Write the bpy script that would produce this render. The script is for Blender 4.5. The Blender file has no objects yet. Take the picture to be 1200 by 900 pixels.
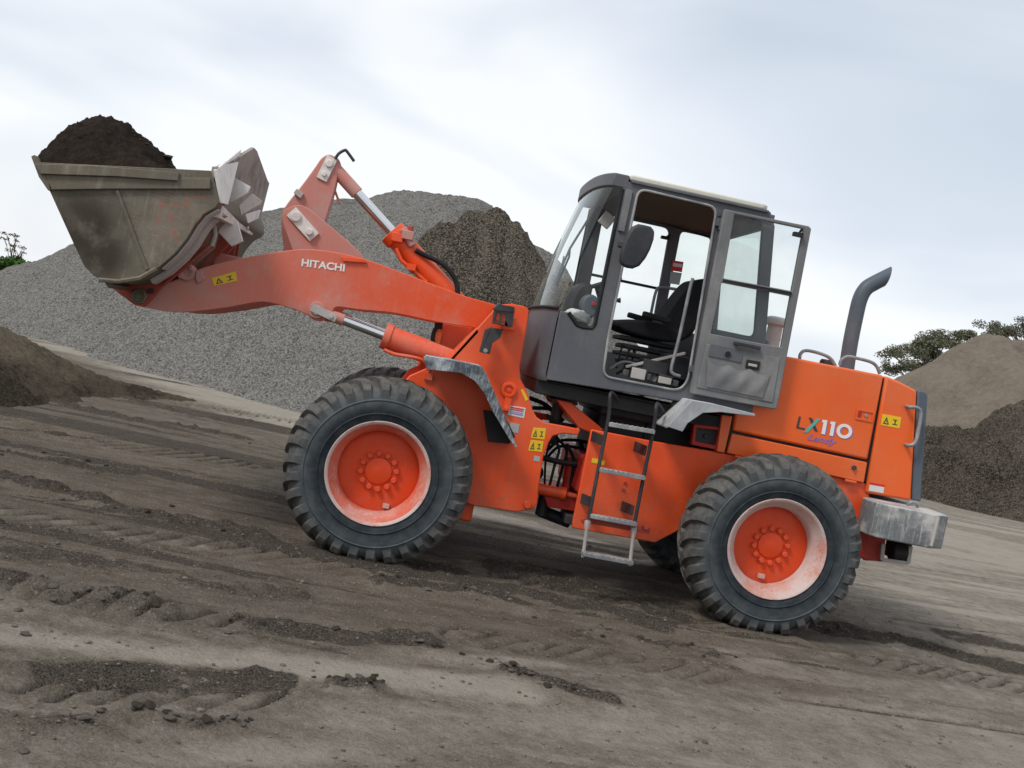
import bpy, bmesh, math, random
import numpy as np
from mathutils import Vector, Matrix
from mathutils.geometry import tessellate_polygon

random.seed(7); rng = np.random.default_rng(11)
S = bpy.context.scene
COL = S.collection

# ------------------------------------------------------------------ camera
CAM = np.array([-0.0024, -7.8056, 1.6505])
YAW, PITCH, ROLL, FPX = 0.1014, -0.0304, 0.2004, 1317.0
_cy, _sy, _cp, _sp = math.cos(YAW), math.sin(YAW), math.cos(PITCH), math.sin(PITCH)
FW = np.array([_sy*_cp, _cy*_cp, _sp]); _r = np.array([_cy, -_sy, 0.0]); _u = np.cross(_r, FW)
RT = math.cos(ROLL)*_r + math.sin(ROLL)*_u
UP = -math.sin(ROLL)*_r + math.cos(ROLL)*_u
cd = bpy.data.cameras.new('camera'); cam = bpy.data.objects.new('camera', cd); COL.objects.link(cam)
cd.sensor_fit = 'HORIZONTAL'; cd.sensor_width = 36.0; cd.lens = 36.0*FPX/1200.0
cd.clip_start = 0.05; cd.clip_end = 5000
M = Matrix.Identity(4)
for i in range(3):
    M[i][0] = RT[i]; M[i][1] = UP[i]; M[i][2] = -FW[i]; M[i][3] = CAM[i]
cam.matrix_world = M
S.camera = cam

# ------------------------------------------------------------------ sky, sun, exposure
SUN = Vector((-0.55, -0.42, 0.78)).normalized()
W = bpy.data.worlds.new('World'); S.world = W; W.use_nodes = True
nt = W.node_tree; N = nt.nodes; L = nt.links
for n in list(N): N.remove(n)
wo = N.new('ShaderNodeOutputWorld'); bg = N.new('ShaderNodeBackground'); bg.inputs[1].default_value = 0.1
sky = N.new('ShaderNodeTexSky'); sky.sky_type = 'NISHITA'; sky.sun_disc = False
sky.sun_elevation = math.asin(SUN.z); sky.sun_rotation = math.atan2(SUN.x, SUN.y)
tc = N.new('ShaderNodeTexCoord')
mp = N.new('ShaderNodeMapping'); mp.inputs['Scale'].default_value = (1.0, 1.0, 3.2); mp.inputs['Location'].default_value = (0.7, 0.259, 1.3)
L.new(tc.outputs['Generated'], mp.inputs['Vector'])
n1 = N.new('ShaderNodeTexNoise'); n1.inputs['Scale'].default_value = 1.7; n1.inputs['Detail'].default_value = 4; n1.inputs['Roughness'].default_value = 0.45
n1.inputs['Distortion'].default_value = 0.4
L.new(mp.outputs[0], n1.inputs['Vector'])
cr = N.new('ShaderNodeValToRGB'); e = cr.color_ramp.elements
e[0].position = 0.32; e[0].color = (3.75, 4.2, 4.8, 1)
e[1].position = 0.59; e[1].color = (6.3, 6.42, 6.55, 1)
m_ = cr.color_ramp.elements.new(0.47); m_.color = (4.75, 5.1, 5.65, 1)
L.new(n1.outputs['Fac'], cr.inputs[0])
mx = N.new('ShaderNodeMix'); mx.data_type = 'RGBA'; mx.inputs[0].default_value = 0.92
L.new(sky.outputs[0], mx.inputs[6]); L.new(cr.outputs[0], mx.inputs[7])
L.new(mx.outputs[2], bg.inputs[0]); L.new(bg.outputs[0], wo.inputs[0])
sd = bpy.data.lights.new('sun', 'SUN'); sd.energy = 1.5; sd.angle = math.radians(14); sd.color = (1.0, 0.97, 0.92)
so = bpy.data.objects.new('sun', sd); COL.objects.link(so); so.rotation_euler = SUN.to_track_quat('Z', 'Y').to_euler()
S.view_settings.view_transform = 'Standard'; S.view_settings.look = 'None'
S.view_settings.exposure = 0.68; S.view_settings.gamma = 1.0; S.view_settings.use_curve_mapping = False
S.render.engine = 'CYCLES'

# ------------------------------------------------------------------ pixel helpers (a pixel gives a direction; Y or the ground gives the distance)
def ray(u, v): return (u-600)/FPX*RT - (v-450)/FPX*UP + FW
def P(u, v, Y):
    d = ray(u, v); t = (Y-CAM[1])/d[1]; q = CAM+t*d
    return (float(q[0]), float(q[2]))
def P3(u, v, Y):
    x, z = P(u, v, Y); return Vector((x, Y, z))
def PX(Y, pts): return [P(u, v, Y) for u, v in pts]
def G(u, v, z=0.0):
    d = ray(u, v); t = (z-CAM[2])/d[2]; q = CAM+t*d
    return (float(q[0]), float(q[1]))
def chaikin(pts, n=2, closed=False):
    for _ in range(n):
        out = [] if closed else [pts[0]]
        m = len(pts)
        for i in range(m if closed else m-1):
            a = pts[i]; b = pts[(i+1) % m]
            out.append(tuple(.75*x+.25*y for x, y in zip(a, b))); out.append(tuple(.25*x+.75*y for x, y in zip(a, b)))
        if not closed: out.append(pts[-1])
        pts = out
    return pts
def round_poly(pts, r, n=4):
    out = []; m = len(pts)
    for i in range(m):
        a, b, c = (Vector(pts[(i+k-1) % m]) for k in range(3)); da = (a-b); dc = (c-b); ra = min(r, da.length*.45); rc = min(r, dc.length*.45)
        p0 = b+da.normalized()*ra; p1 = b+dc.normalized()*rc
        for k in range(n+1): t = k/n; q = p0*(1-t)**2+b*2*t*(1-t)+p1*t*t; out.append((q.x, q.y))
    return out
def spline(pts, n=6):
    p = [Vector(q) for q in pts]; p = [2*p[0]-p[1]]+p+[2*p[-1]-p[-2]]; out = []
    for i in range(1, len(p)-2):
        for k in range(n):
            t = k/n; a, b, c, d = p[i-1:i+3]
            out.append(.5*((2*b)+(c-a)*t+(2*a-5*b+4*c-d)*t*t+(3*b-a-3*c+d)*t**3))
    out.append(p[-2]); return out

# ------------------------------------------------------------------ mesh builder
class MB:
    def __init__(s): s.v = []; s.f = []
    def add(s, vs, fs):
        o = len(s.v); s.v += [tuple(map(float, q)) for q in vs]; s.f += [tuple(i+o for i in q) for q in fs]; return s
    def prism(s, poly, y0, y1, holes=()):
        """polygon(s) in XZ pushed from y0 to y1"""
        loops = [list(poly)]+[list(h) for h in holes]
        flat = [q for l in loops for q in l]; n = len(flat)
        tris = tessellate_polygon([[Vector((a, b, 0)) for a, b in l] for l in loops])
        vs = [(a, y0, b) for a, b in flat]+[(a, y1, b) for a, b in flat]
        if len(loops) == 1: fs = [tuple(range(n)), tuple(range(2*n-1, n-1, -1))]
        else: fs = [tuple(t) for t in tris]+[tuple(i+n for i in t[::-1]) for t in tris]
        k = 0
        for l in loops:
            m = len(l)
            for i in range(m): fs.append((k+i, k+(i+1) % m, k+(i+1) % m+n, k+i+n))
            k += m
        return s.add(vs, fs)
    def slab(s, poly, z0, z1):
        """polygon in XY pushed from z0 to z1"""
        n = len(poly)
        vs = [(a, b, z0) for a, b in poly]+[(a, b, z1) for a, b in poly]
        fs = [tuple(range(n)), tuple(range(2*n-1, n-1, -1))]+[(i, (i+1) % n, (i+1) % n+n, i+n) for i in range(n)]
        return s.add(vs, fs)
    def box(s, c, d, R=None):
        c = Vector(c); vs = []
        for x in (-.5, .5):
            for y in (-.5, .5):
                for z in (-.5, .5):
                    q = Vector((x*d[0], y*d[1], z*d[2]))
                    if R is not None: q = R @ q
                    vs.append(c+q)
        return s.add(vs, [(0, 1, 3, 2), (4, 6, 7, 5), (0, 4, 5, 1), (2, 3, 7, 6), (0, 2, 6, 4), (1, 5, 7, 3)])
    def bar(s, a, b, w, h, upv=(0, 0, 1)):
        a = Vector(a); b = Vector(b); x = (b-a); l = x.length; x.normalize(); y = Vector(upv).cross(x).normalized(); z = x.cross(y)
        R = Matrix((x, y, z)).transposed()
        return s.box((a+b)/2, (l, w, h), R)
    def tube(s, path, r, n=12, caps=True, closed=False):
        p = [Vector(q) for q in path]; m = len(p); rr = r if isinstance(r, (list, tuple)) else [r]*m
        vs = []; ref = None
        for i in range(m):
            if closed: t = (p[(i+1) % m]-p[i-1])
            else: t = p[min(i+1, m-1)]-p[max(i-1, 0)]
            t.normalize()
            if ref is None: ref = t.orthogonal().normalized()
            ref = (ref-t*ref.dot(t)).normalized(); b = t.cross(ref)
            for k in range(n):
                a = 2*math.pi*k/n; vs.append(p[i]+rr[i]*(math.cos(a)*ref+math.sin(a)*b))
        fs = []
        for i in range(m if closed else m-1):
            j = (i+1) % m
            for k in range(n): fs.append((i*n+k, i*n+(k+1) % n, j*n+(k+1) % n, j*n+k))
        if caps and not closed: fs += [tuple(range(n-1, -1, -1)), tuple(range((m-1)*n, m*n))]
        return s.add(vs, fs)
    def lathe(s, prof, c=(0, 0, 0), axis='Y', n=48, a0=0.0):
        """prof: (radius, along-axis)"""
        m = len(prof); vs = []; c = Vector(c)
        for i in range(n):
            a = 2*math.pi*i/n+a0; ca, sa = math.cos(a), math.sin(a)
            for r, t in prof:
                q = (r*ca, t, r*sa) if axis == 'Y' else ((r*ca, r*sa, t) if axis == 'Z' else (t, r*ca, r*sa))
                vs.append(c+Vector(q))
        fs = [(i*m+k, i*m+k+1, ((i+1) % n)*m+k+1, ((i+1) % n)*m+k) for i in range(n) for k in range(m-1)]
        return s.add(vs, fs)
    def disc(s, c, r, h, axis='Y', n=20, bev=.15):
        b = min(r, h)*bev
        return s.lathe([(0.0005, -h/2), (r-b, -h/2), (r, -h/2+b), (r, h/2-b), (r-b, h/2), (0.0005, h/2)], c, axis, n)
    def mesh(s, name, off=(0, 0, 0), smooth=40.0):
        me = bpy.data.meshes.new(name)
        me.from_pydata([(x-off[0], y-off[1], z-off[2]) for x, y, z in s.v], [], s.f)
        bm = bmesh.new(); bm.from_mesh(me); bmesh.ops.remove_doubles(bm, verts=bm.verts, dist=2e-5)
        bmesh.ops.recalc_face_normals(bm, faces=bm.faces)
        if smooth:
            th = math.radians(smooth)
            for f in bm.faces: f.smooth = True
            for ed in bm.edges: ed.smooth = not (len(ed.link_faces) == 2 and ed.calc_face_angle(0) > th)
        bm.to_mesh(me); bm.free(); return me

def link(name, me, mat=None, parent=None, loc=(0, 0, 0)):
    o = bpy.data.objects.new(name, me); COL.objects.link(o); o.location = loc
    if mat is not None and me is not None: me.materials.append(mat)
    if parent is not None: o.parent = parent
    return o
def tag(o, label=None, cat=None, group=None, kind=None):
    for k, v in (('label', label), ('category', cat), ('group', group), ('kind', kind)):
        if v: o[k] = v
    return o
def bevel(o, w, seg=2):
    m = o.modifiers.new('bevel', 'BEVEL'); m.width = w; m.segments = seg; m.limit_method = 'ANGLE'; m.angle_limit = math.radians(38)
    m.harden_normals = False; return o

# ------------------------------------------------------------------ materials
def newmat(name):
    m = bpy.data.materials.new(name); m.use_nodes = True; t = m.node_tree
    b = t.nodes['Principled BSDF']; return m, t, t.nodes, t.links, b
def noise(t, vec, scale, detail=5, rough=.55, dist=0.0):
    n = t.nodes.new('ShaderNodeTexNoise'); n.inputs['Scale'].default_value = scale; n.inputs['Detail'].default_value = detail
    n.inputs['Roughness'].default_value = rough; n.inputs['Distortion'].default_value = dist
    if vec is not None: t.links.new(vec, n.inputs['Vector'])
    return n.outputs['Fac']
def ramp(t, fac, lo, hi, a=0.0, b=1.0):
    n = t.nodes.new('ShaderNodeMapRange'); n.interpolation_type = 'SMOOTHSTEP'
    for i, v in ((1, lo), (2, hi), (3, a), (4, b)): n.inputs[i].default_value = v
    t.links.new(fac, n.inputs[0]); return n.outputs[0]
def math_(t, op, a, b=None):
    n = t.nodes.new('ShaderNodeMath'); n.operation = op; n.use_clamp = op in ('ADD', 'MULTIPLY') and False
    for i, v in ((0, a), (1, b)):
        if v is None: continue
        if hasattr(v, 'links') or hasattr(v, 'is_linked'): t.links.new(v, n.inputs[i])
        else: n.inputs[i].default_value = v
    return n.outputs[0]
def mixc(t, fac, a, b):
    n = t.nodes.new('ShaderNodeMix'); n.data_type = 'RGBA'; n.clamp_factor = True
    if hasattr(fac, 'is_linked'): t.links.new(fac, n.inputs[0])
    else: n.inputs[0].default_value = fac
    for i, v in ((6, a), (7, b)):
        if hasattr(v, 'is_linked'): t.links.new(v, n.inputs[i])
        else: n.inputs[i].default_value = (*v, 1)
    return n.outputs[2]
def mapped(t, sock, scale=(1, 1, 1), rot=(0, 0, 0)):
    n = t.nodes.new('ShaderNodeMapping'); n.inputs['Scale'].default_value = scale; n.inputs['Rotation'].default_value = rot
    t.links.new(sock, n.inputs[0]); return n.outputs[0]
def bump(t, b, h, strength, dist=.01):
    n = t.nodes.new('ShaderNodeBump'); n.inputs['Strength'].default_value = strength; n.inputs['Distance'].default_value = dist
    t.links.new(h, n.inputs['Height']); t.links.new(n.outputs[0], b.inputs['Normal'])
def coords(t): return t.nodes.new('ShaderNodeTexCoord').outputs['Object']

def paint(name, base, dust, amt=.35, rough=.42, grad=None, metal=0.0, spec=.28, streak=.5, fine=.35, coat=0.0, bias=0.0, sc=1.0, top=0.0, mud=0.0):
    m, t, nn, ll, b = newmat(name); c = coords(t)
    big = ramp(t, noise(t, c, 1.6*sc, 6, .6), .42, .70)
    st = ramp(t, noise(t, mapped(t, c, (9, 9, .9)), 2.2*sc, 5, .6), .5, .78)
    fn = ramp(t, noise(t, c, 38, 4, .65), .5, .75)
    d = math_(t, 'ADD', math_(t, 'MULTIPLY', big, amt), math_(t, 'MULTIPLY', st, amt*streak))
    d = math_(t, 'ADD', d, math_(t, 'MULTIPLY', math_(t, 'MULTIPLY', fn, fine), math_(t, 'ADD', big, .35)))
    if top:
        ge = nn.new('ShaderNodeNewGeometry'); sn = nn.new('ShaderNodeSeparateXYZ'); ll.new(ge.outputs['True Normal'], sn.inputs[0])
        d = math_(t, 'ADD', d, math_(t, 'MULTIPLY', ramp(t, sn.outputs[2], .55, .95), math_(t, 'MULTIPLY', top, math_(t, 'ADD', .5, big))))
    if bias: d = math_(t, 'ADD', d, bias)
    if grad:  # dusty towards one end (x0 -> x1), wear with a shape of its own
        x0, x1, ga = grad
        sp = nn.new('ShaderNodeSeparateXYZ'); ll.new(c, sp.inputs[0])
        g = ramp(t, math_(t, 'ADD', sp.outputs[0], math_(t, 'MULTIPLY', noise(t, c, 3.5, 5), .9)), x1+.45, x0+.45)
        d = math_(t, 'ADD', d, math_(t, 'MULTIPLY', g, ga))
    hue = ramp(t, noise(t, c, .9, 3), .3, .7)
    base2 = tuple(x*.88 for x in base)
    bc = mixc(t, hue, base, base2)
    if mud:  # splashed mud and hairline scratches
        sz = nn.new('ShaderNodeSeparateXYZ'); ll.new(c, sz.inputs[0])
        low = ramp(t, math_(t, 'ADD', sz.outputs[2], math_(t, 'MULTIPLY', noise(t, c, 5, 6, .7), .5)), 1.35, .75)
        spl = math_(t, 'MULTIPLY', ramp(t, noise(t, c, 17, 7, .75), .48, .66), math_(t, 'ADD', math_(t, 'MULTIPLY', low, .8), .10))
        scr = math_(t, 'MULTIPLY', ramp(t, noise(t, mapped(t, c, (3, 3, 60), (0, .5, 0)), 3, 3, .6), .66, .72), .35)
        bc = mixc(t, scr, bc, (.62, .30, .20)); bc = mixc(t, math_(t, 'MULTIPLY', spl, mud), bc, (.20, .12, .08))
    ll.new(mixc(t, math_(t, 'MINIMUM', d, .92), bc, dust), b.inputs['Base Color'])
    ll.new(ramp(t, d, 0, .8, rough, min(.95, rough+.38)), b.inputs['Roughness'])
    b.inputs['Metallic'].default_value = metal; b.inputs['Specular IOR Level'].default_value = spec
    b.inputs['Coat Weight'].default_value = coat
    bump(t, b, noise(t, c, 60, 4), .08, .004)
    return m
ORANGE = (0.80, 0.075, 0.008); DUSTO = (0.60, 0.22, 0.16)
MT = {}
MT['orange'] = paint('orange_paint', ORANGE, (.60, .19, .11), .30, .40, fine=.3, mud=.5, spec=.42)
MT['orange_dusty'] = paint('orange_paint_dusty', (.74, .075, .014), (.50, .255, .21), .36, .5, grad=(-3.9, -.9, .95), sc=1.6, mud=.35)
MT['pink'] = paint('orange_paint_mud_film', (.66, .11, .055), (.45, .265, .235), .4, .6, bias=.62, sc=2.5)
MT['hood'] = paint('orange_hood_paint', (.80, .115, .012), (.60, .21, .10), .26, .36, fine=.22, mud=.25, spec=.45)
MT['red'] = paint('red_paint', (.42, .022, .014), (.30, .16, .12), .4, .5)
MT['bucket'] = paint('worn_bucket_steel', (.13, .110, .08), (.28, .25, .205), .5, .55, streak=.9)
MT['bucket_red'] = paint('worn_bucket_red', (.35, .055, .035), (.30, .21, .16), .6, .6)
MT['fin'] = paint('bare_pale_steel', (.74, .70, .66), (.42, .36, .32), .5, .55, sc=4)
MT['guard'] = paint('dirty_guard_steel', (.30, .255, .22), (.17, .13, .105), .6, .6, streak=1.2, sc=3)
MT['barrel'] = paint('rim_barrel_orange', (.62, .10, .045), (.52, .33, .29), .5, .6, fine=.7, sc=3, bias=.12)
MT['fender_pale'] = paint('pale_fender', (.30, .315, .325), (.55, .55, .54), .5, .5, top=.6, sc=2)
MT['lightsteel'] = paint('pale_dusty_steel', (.46, .43, .40), (.30, .24, .21), .5, .6)
MT['galv'] = paint('scuffed_galvanised', (.07, .085, .10), (.50, .53, .55), .7, .42, metal=.3, streak=1.0, sc=4, fine=.6, top=.5)
MT['cab'] = paint('dark_grey_cab', (.098, .100, .112), (.20, .20, .205), .34, .5, fine=.2)
MT['cabdoor'] = paint('grey_dusty_cab_door', (.150, .150, .153), (.26, .255, .248), .5, .6, sc=2)
MT['roof'] = paint('cream_roof', (.62, .60, .52), (.40, .37, .31), .4, .6)
MT['lining'] = paint('brown_headlining', (.13, .098, .076), (.19, .15, .12), .3, .85)
MT['black'] = paint('black_plastic', (.012, .012, .013), (.07, .065, .06), .25, .55)
MT['rubber'] = paint('black_rubber', (.010, .010, .011), (.05, .046, .04), .3, .7)
MT['darksteel'] = paint('dark_steel', (.035, .037, .042), (.12, .11, .10), .4, .5, metal=.3)
MT['greyblue'] = paint('grey_blue_paint', (.085, .105, .13), (.2, .19, .18), .3, .5)
MT['seat'] = paint('black_seat_cloth', (.012, .012, .014), (.04, .037, .035), .3, .9)
MT['cw'] = paint('counterweight_dusty', (.09, .105, .115), (.46, .44, .42), .8, .62, streak=.8, fine=.7, sc=3, bias=.12, top=.7)
MT['rimw'] = paint('rim_dusty_white', (.55, .44, .41), (.50, .17, .11), .6, .6, fine=.6, sc=3)
MT['disc'] = paint('rim_orange', (.72, .065, .012), (.55, .2, .14), .28, .5)
MT['chrome'] = paint('chrome_rod', (.78, .79, .80), (.5, .47, .45), .12, .14, metal=1.0)
MT['steel'] = paint('galvanised_tube', (.22, .23, .24), (.50, .47, .44), .5, .5, metal=.3, top=.5, sc=3)
MT['cloth'] = paint('white_cloth', (.70, .69, .66), (.45, .43, .40), .4, .9)
MT['yellow'] = paint('yellow_sticker', (.78, .50, .012), (.6, .42, .12), .2, .5)
MT['label'] = paint('white_label', (.66, .66, .66), (.5, .46, .42), .3, .5)
MT['greylabel'] = paint('grey_label', (.36, .38, .38), (.4, .36, .33), .3, .5)
MT['white'] = paint('white_lettering', (.80, .78, .75), (.7, .55, .5), .2, .5)
MT['letdark'] = paint('dark_lettering', (.04, .05, .055), (.1, .08, .07), .15, .5)
MT['teal'] = paint('teal_lettering', (.10, .42, .36), (.3, .4, .35), .15, .5)
MT['purple'] = paint('purple_lettering', (.24, .16, .48), (.4, .2, .3), .15, .5)
MT['redlens'] = paint('red_plastic', (.6, .02, .03), (.4, .1, .1), .1, .3)
MT['lens'] = paint('orange_lens', (.85, .16, .02), (.6, .2, .1), .15, .2)

def bucket_mat():
    m = paint('worn_bucket_side', (.118, .100, .072), (.25, .222, .18), .5, .55, streak=1.1, sc=1.8); t = m.node_tree; b = t.nodes['Principled BSDF']; c = coords(t)
    src = b.inputs['Base Color'].links[0].from_socket
    def blob(ctr, r):
        v = t.nodes.new('ShaderNodeVectorMath'); v.operation = 'DISTANCE'; t.links.new(c, v.inputs[0]); v.inputs[1].default_value = ctr
        return ramp(t, v.outputs['Value'], r*1.25, r*.35)
    x0, z0 = P(212, 250, -.06); x1, z1 = P(98, 268, -.06); x2, z2 = P(118, 300, -.06)
    red = math_(t, 'MULTIPLY', blob((x0-1.44, -.06-1.15, z0), .20), ramp(t, noise(t, c, 26, 5, .65), .52, .62, 0, .75))
    drk = math_(t, 'MULTIPLY', math_(t, 'MAXIMUM', blob((x1-1.44, -.06-1.15, z1), .30), blob((x2-1.44, -.06-1.15, z2), .22)), ramp(t, noise(t, c, 4, 6, .6), .3, .5, .45, .95))
    scf = ramp(t, noise(t, mapped(t, c, (1.2, 1, 30), (0, .35, 0)), 4, 6, .7), .56, .70, 0, .55); src = mixc(t, scf, src, (.31, .28, .24))
    col = mixc(t, drk, src, (.034, .027, .017)); col = mixc(t, red, col, (.34, .085, .05)); t.links.new(col, b.inputs['Base Color']); return m
MT['bucket_side'] = bucket_mat()

def glass(name, tint, refl):
    m, t, nn, ll, b = newmat(name); nn.remove(b); o = nn['Material Output']
    tr = nn.new('ShaderNodeBsdfTransparent'); tr.inputs[0].default_value = (*tint, 1)
    gl = nn.new('ShaderNodeBsdfGlossy'); gl.inputs['Roughness'].default_value = .03; gl.inputs[0].default_value = (.9, .95, .95, 1)
    fr = nn.new('ShaderNodeLayerWeight'); fr.inputs[0].default_value = refl
    df = nn.new('ShaderNodeBsdfDiffuse'); df.inputs[0].default_value = (.5, .48, .44, 1)
    c = coords(t)
    m1 = nn.new('ShaderNodeMixShader'); ll.new(fr.outputs['Fresnel'], m1.inputs[0]); ll.new(tr.outputs[0], m1.inputs[1]); ll.new(gl.outputs[0], m1.inputs[2])
    m2 = nn.new('ShaderNodeMixShader'); ll.new(ramp(t, noise(t, c, 2.5, 6, .65), .35, .8, .01, .09), m2.inputs[0]); ll.new(m1.outputs[0], m2.inputs[1]); ll.new(df.outputs[0], m2.inputs[2])
    ll.new(m2.outputs[0], o.inputs[0]); return m
MT['glass'] = glass('cab_glass', (.95, .97, .965), .22)
MT['glassgreen'] = glass('cab_glass_greenish', (.86, .92, .89), .22)

def tyre_mat():
    m, t, nn, ll, b = newmat('tyre_rubber'); c = coords(t)
    sp = nn.new('ShaderNodeSeparateXYZ'); ll.new(c, sp.inputs[0])
    r = math_(t, 'SQRT', math_(t, 'ADD', math_(t, 'MULTIPLY', sp.outputs[0], sp.outputs[0]), math_(t, 'MULTIPLY', sp.outputs[2], sp.outputs[2])))
    nz = noise(t, c, 7, 6, .6)
    rr = math_(t, 'ADD', r, math_(t, 'MULTIPLY', math_(t, 'SUBTRACT', nz, .5), .12))
    dusty = ramp(t, rr, .52, .62)
    side = mixc(t, ramp(t, noise(t, c, 12, 6, .6), .35, .72), (.016, .022, .028), (.038, .046, .052))
    side = mixc(t, ramp(t, rr, .42, .52), side, mixc(t, ramp(t, noise(t, c, 9, 6, .65), .3, .7), (.045, .055, .062), (.085, .095, .10)))
    tread = mixc(t, ramp(t, noise(t, c, 16, 5, .6), .3, .7), (.058, .057, .054), (.118, .112, .102))
    ll.new(mixc(t, dusty, side, tread), b.inputs['Base Color']); b.inputs['Roughness'].default_value = .75; b.inputs['Specular IOR Level'].default_value = .22
    bump(t, b, noise(t, c, 55, 4), .25, .006); return m
MT['tyre'] = tyre_mat()

def soil_mat(name, dark, mid, pale, attr=None, stretch=(1, 1, 1), vor=0.0, rough=.95, bumps=(14, .5, .05), grains=60, peb=0.0):
    """earth or gravel: noise colours, optional vertex attributes, optional voronoi stones"""
    m, t, nn, ll, b = newmat(name); c = coords(t); cs = mapped(t, c, stretch)
    f1 = ramp(t, noise(t, cs, .8, 8, .62), .34, .68); f2 = ramp(t, noise(t, c, grains, 4, .6), .3, .7); f3 = ramp(t, noise(t, cs, 5, 7, .65), .32, .7)
    col = mixc(t, f1, mixc(t, .35, dark, mid) if attr else dark, mid); col = mixc(t, math_(t, 'MULTIPLY', f3, .25 if attr else .55), col, pale)
    if attr:
        a = nn.new('ShaderNodeAttribute'); a.attribute_name = attr[0]
        p = nn.new('ShaderNodeAttribute'); p.attribute_name = attr[1]
        n9 = math_(t, 'SUBTRACT', noise(t, c, 7, 8, .7), .5); n40 = math_(t, 'SUBTRACT', noise(t, c, 45, 4, .7), .5)
        wob = math_(t, 'ADD', math_(t, 'MULTIPLY', n9, 1.1), math_(t, 'MULTIPLY', n40, .55))
        pf = ramp(t, math_(t, 'ADD', p.outputs['Fac'], wob), .05, .95); df = ramp(t, math_(t, 'ADD', a.outputs['Fac'], wob), .36, .58)
        col = mixc(t, math_(t, 'MULTIPLY', pf, .9), col, mixc(t, f3, pale, tuple(x*1.2 for x in pale)))
        col = mixc(t, math_(t, 'MULTIPLY', df, .93), col, mixc(t, f2, tuple(x*.5 for x in dark), tuple(x*.95 for x in dark)))
    if peb:
        v = nn.new('ShaderNodeTexVoronoi'); v.inputs['Scale'].default_value = peb; ll.new(c, v.inputs['Vector'])
        sh = nn.new('ShaderNodeSeparateColor'); ll.new(v.outputs['Color'], sh.inputs[0])
        dot = math_(t, 'MULTIPLY', ramp(t, v.outputs['Distance'], .42, .30), ramp(t, sh.outputs[0], .72, .85))
        col = mixc(t, math_(t, 'MULTIPLY', dot, .32), col, mixc(t, sh.outputs[1], tuple(x*.55 for x in mid), tuple(x*1.5 for x in pale)))
    col = mixc(t, math_(t, 'MULTIPLY', f2, .22), col, tuple(min(1, x*1.6) for x in pale))
    h = noise(t, c, bumps[0], 10, .68)
    if vor:
        v = nn.new('ShaderNodeTexVoronoi'); v.inputs['Scale'].default_value = vor; ll.new(c, v.inputs['Vector'])
        sh = nn.new('ShaderNodeSeparateColor'); ll.new(v.outputs['Color'], sh.inputs[0])
        v2 = nn.new('ShaderNodeTexVoronoi'); v2.inputs['Scale'].default_value = vor*.8; ll.new(c, v2.inputs['Vector'])
        s2 = nn.new('ShaderNodeSeparateColor'); ll.new(v2.outputs['Color'], s2.inputs[0])
        col = mixc(t, math_(t, 'MULTIPLY', ramp(t, sh.outputs[0], .2, 1), .8), col, tuple(min(1, x*1.7) for x in pale))
        col = mixc(t, ramp(t, s2.outputs[1], .72, .95, 0, .6), col, tuple(x*.45 for x in dark))
        h = math_(t, 'SUBTRACT', h, math_(t, 'MULTIPLY', v.outputs['Distance'], .9))
    ll.new(col, b.inputs['Base Color']); b.inputs['Roughness'].default_value = rough; b.inputs['Specular IOR Level'].default_value = .06
    bump(t, b, h, bumps[1], bumps[2]); return m
MT['ground'] = soil_mat('quarry_floor', (.027, .019, .013), (.088, .067, .048), (.285, .255, .214), ('dark', 'pale'), stretch=(.7, 1.2, 1), bumps=(34, 1.0, .035), grains=120, peb=48)
MT['soil'] = soil_mat('dark_topsoil', (.011, .008, .006), (.022, .016, .012), (.040, .030, .023), bumps=(18, .8, .05), grains=45)
MT['bank'] = soil_mat('soil_bank', (.026, .020, .014), (.060, .046, .032), (.12, .098, .072), bumps=(10, .8, .07), grains=40, attr=('dark', 'pale'))
MT['gravel'] = soil_mat('grey_gravel', (.074, .070, .063), (.116, .111, .101), (.160, .154, .142), vor=44, bumps=(40, .8, .03), grains=80)
MT['darkgravel'] = soil_mat('dark_scalpings', (.030, .024, .018), (.078, .065, .050), (.125, .108, .086), vor=40, bumps=(12, .9, .05), grains=60, attr=('dark', 'pale'))
MT['tan'] = soil_mat('tan_sand_heap', (.088, .072, .056), (.130, .108, .085), (.172, .147, .118), bumps=(7, .5, .06), grains=24)
MT['compost'] = soil_mat('dark_compost', (.030, .024, .018), (.082, .066, .050), (.145, .122, .097), bumps=(7, 1.0, .12), grains=50, vor=36, attr=('dark', 'pale'))
MT['clod'] = soil_mat('dry_clod', (.085, .072, .058), (.15, .13, .108), (.21, .19, .16), bumps=(20, .8, .02), grains=60)
MT['darkclod'] = soil_mat('damp_clod', (.035, .028, .022), (.06, .049, .039), (.10, .085, .068), bumps=(20, .8, .02), grains=60)

def leaf_mat(name, a, bcol):
    m, t, nn, ll, b = newmat(name); c = coords(t)
    ll.new(mixc(t, ramp(t, noise(t, c, 5.5, 4), .32, .68), a, bcol), b.inputs['Base Color']); b.inputs['Roughness'].default_value = .6; b.inputs['Specular IOR Level'].default_value = .15
    b.inputs['Subsurface Weight'].default_value = 0.0
    return m
MT['leaf_olive'] = leaf_mat('gum_leaf', (.055, .062, .034), (.175, .175, .11))
MT['leaf_green'] = leaf_mat('bush_leaf', (.035, .085, .016), (.075, .15, .03))
MT['bark'] = paint('grey_bark', (.11, .085, .065), (.2, .17, .14), .5, .9)

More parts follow.
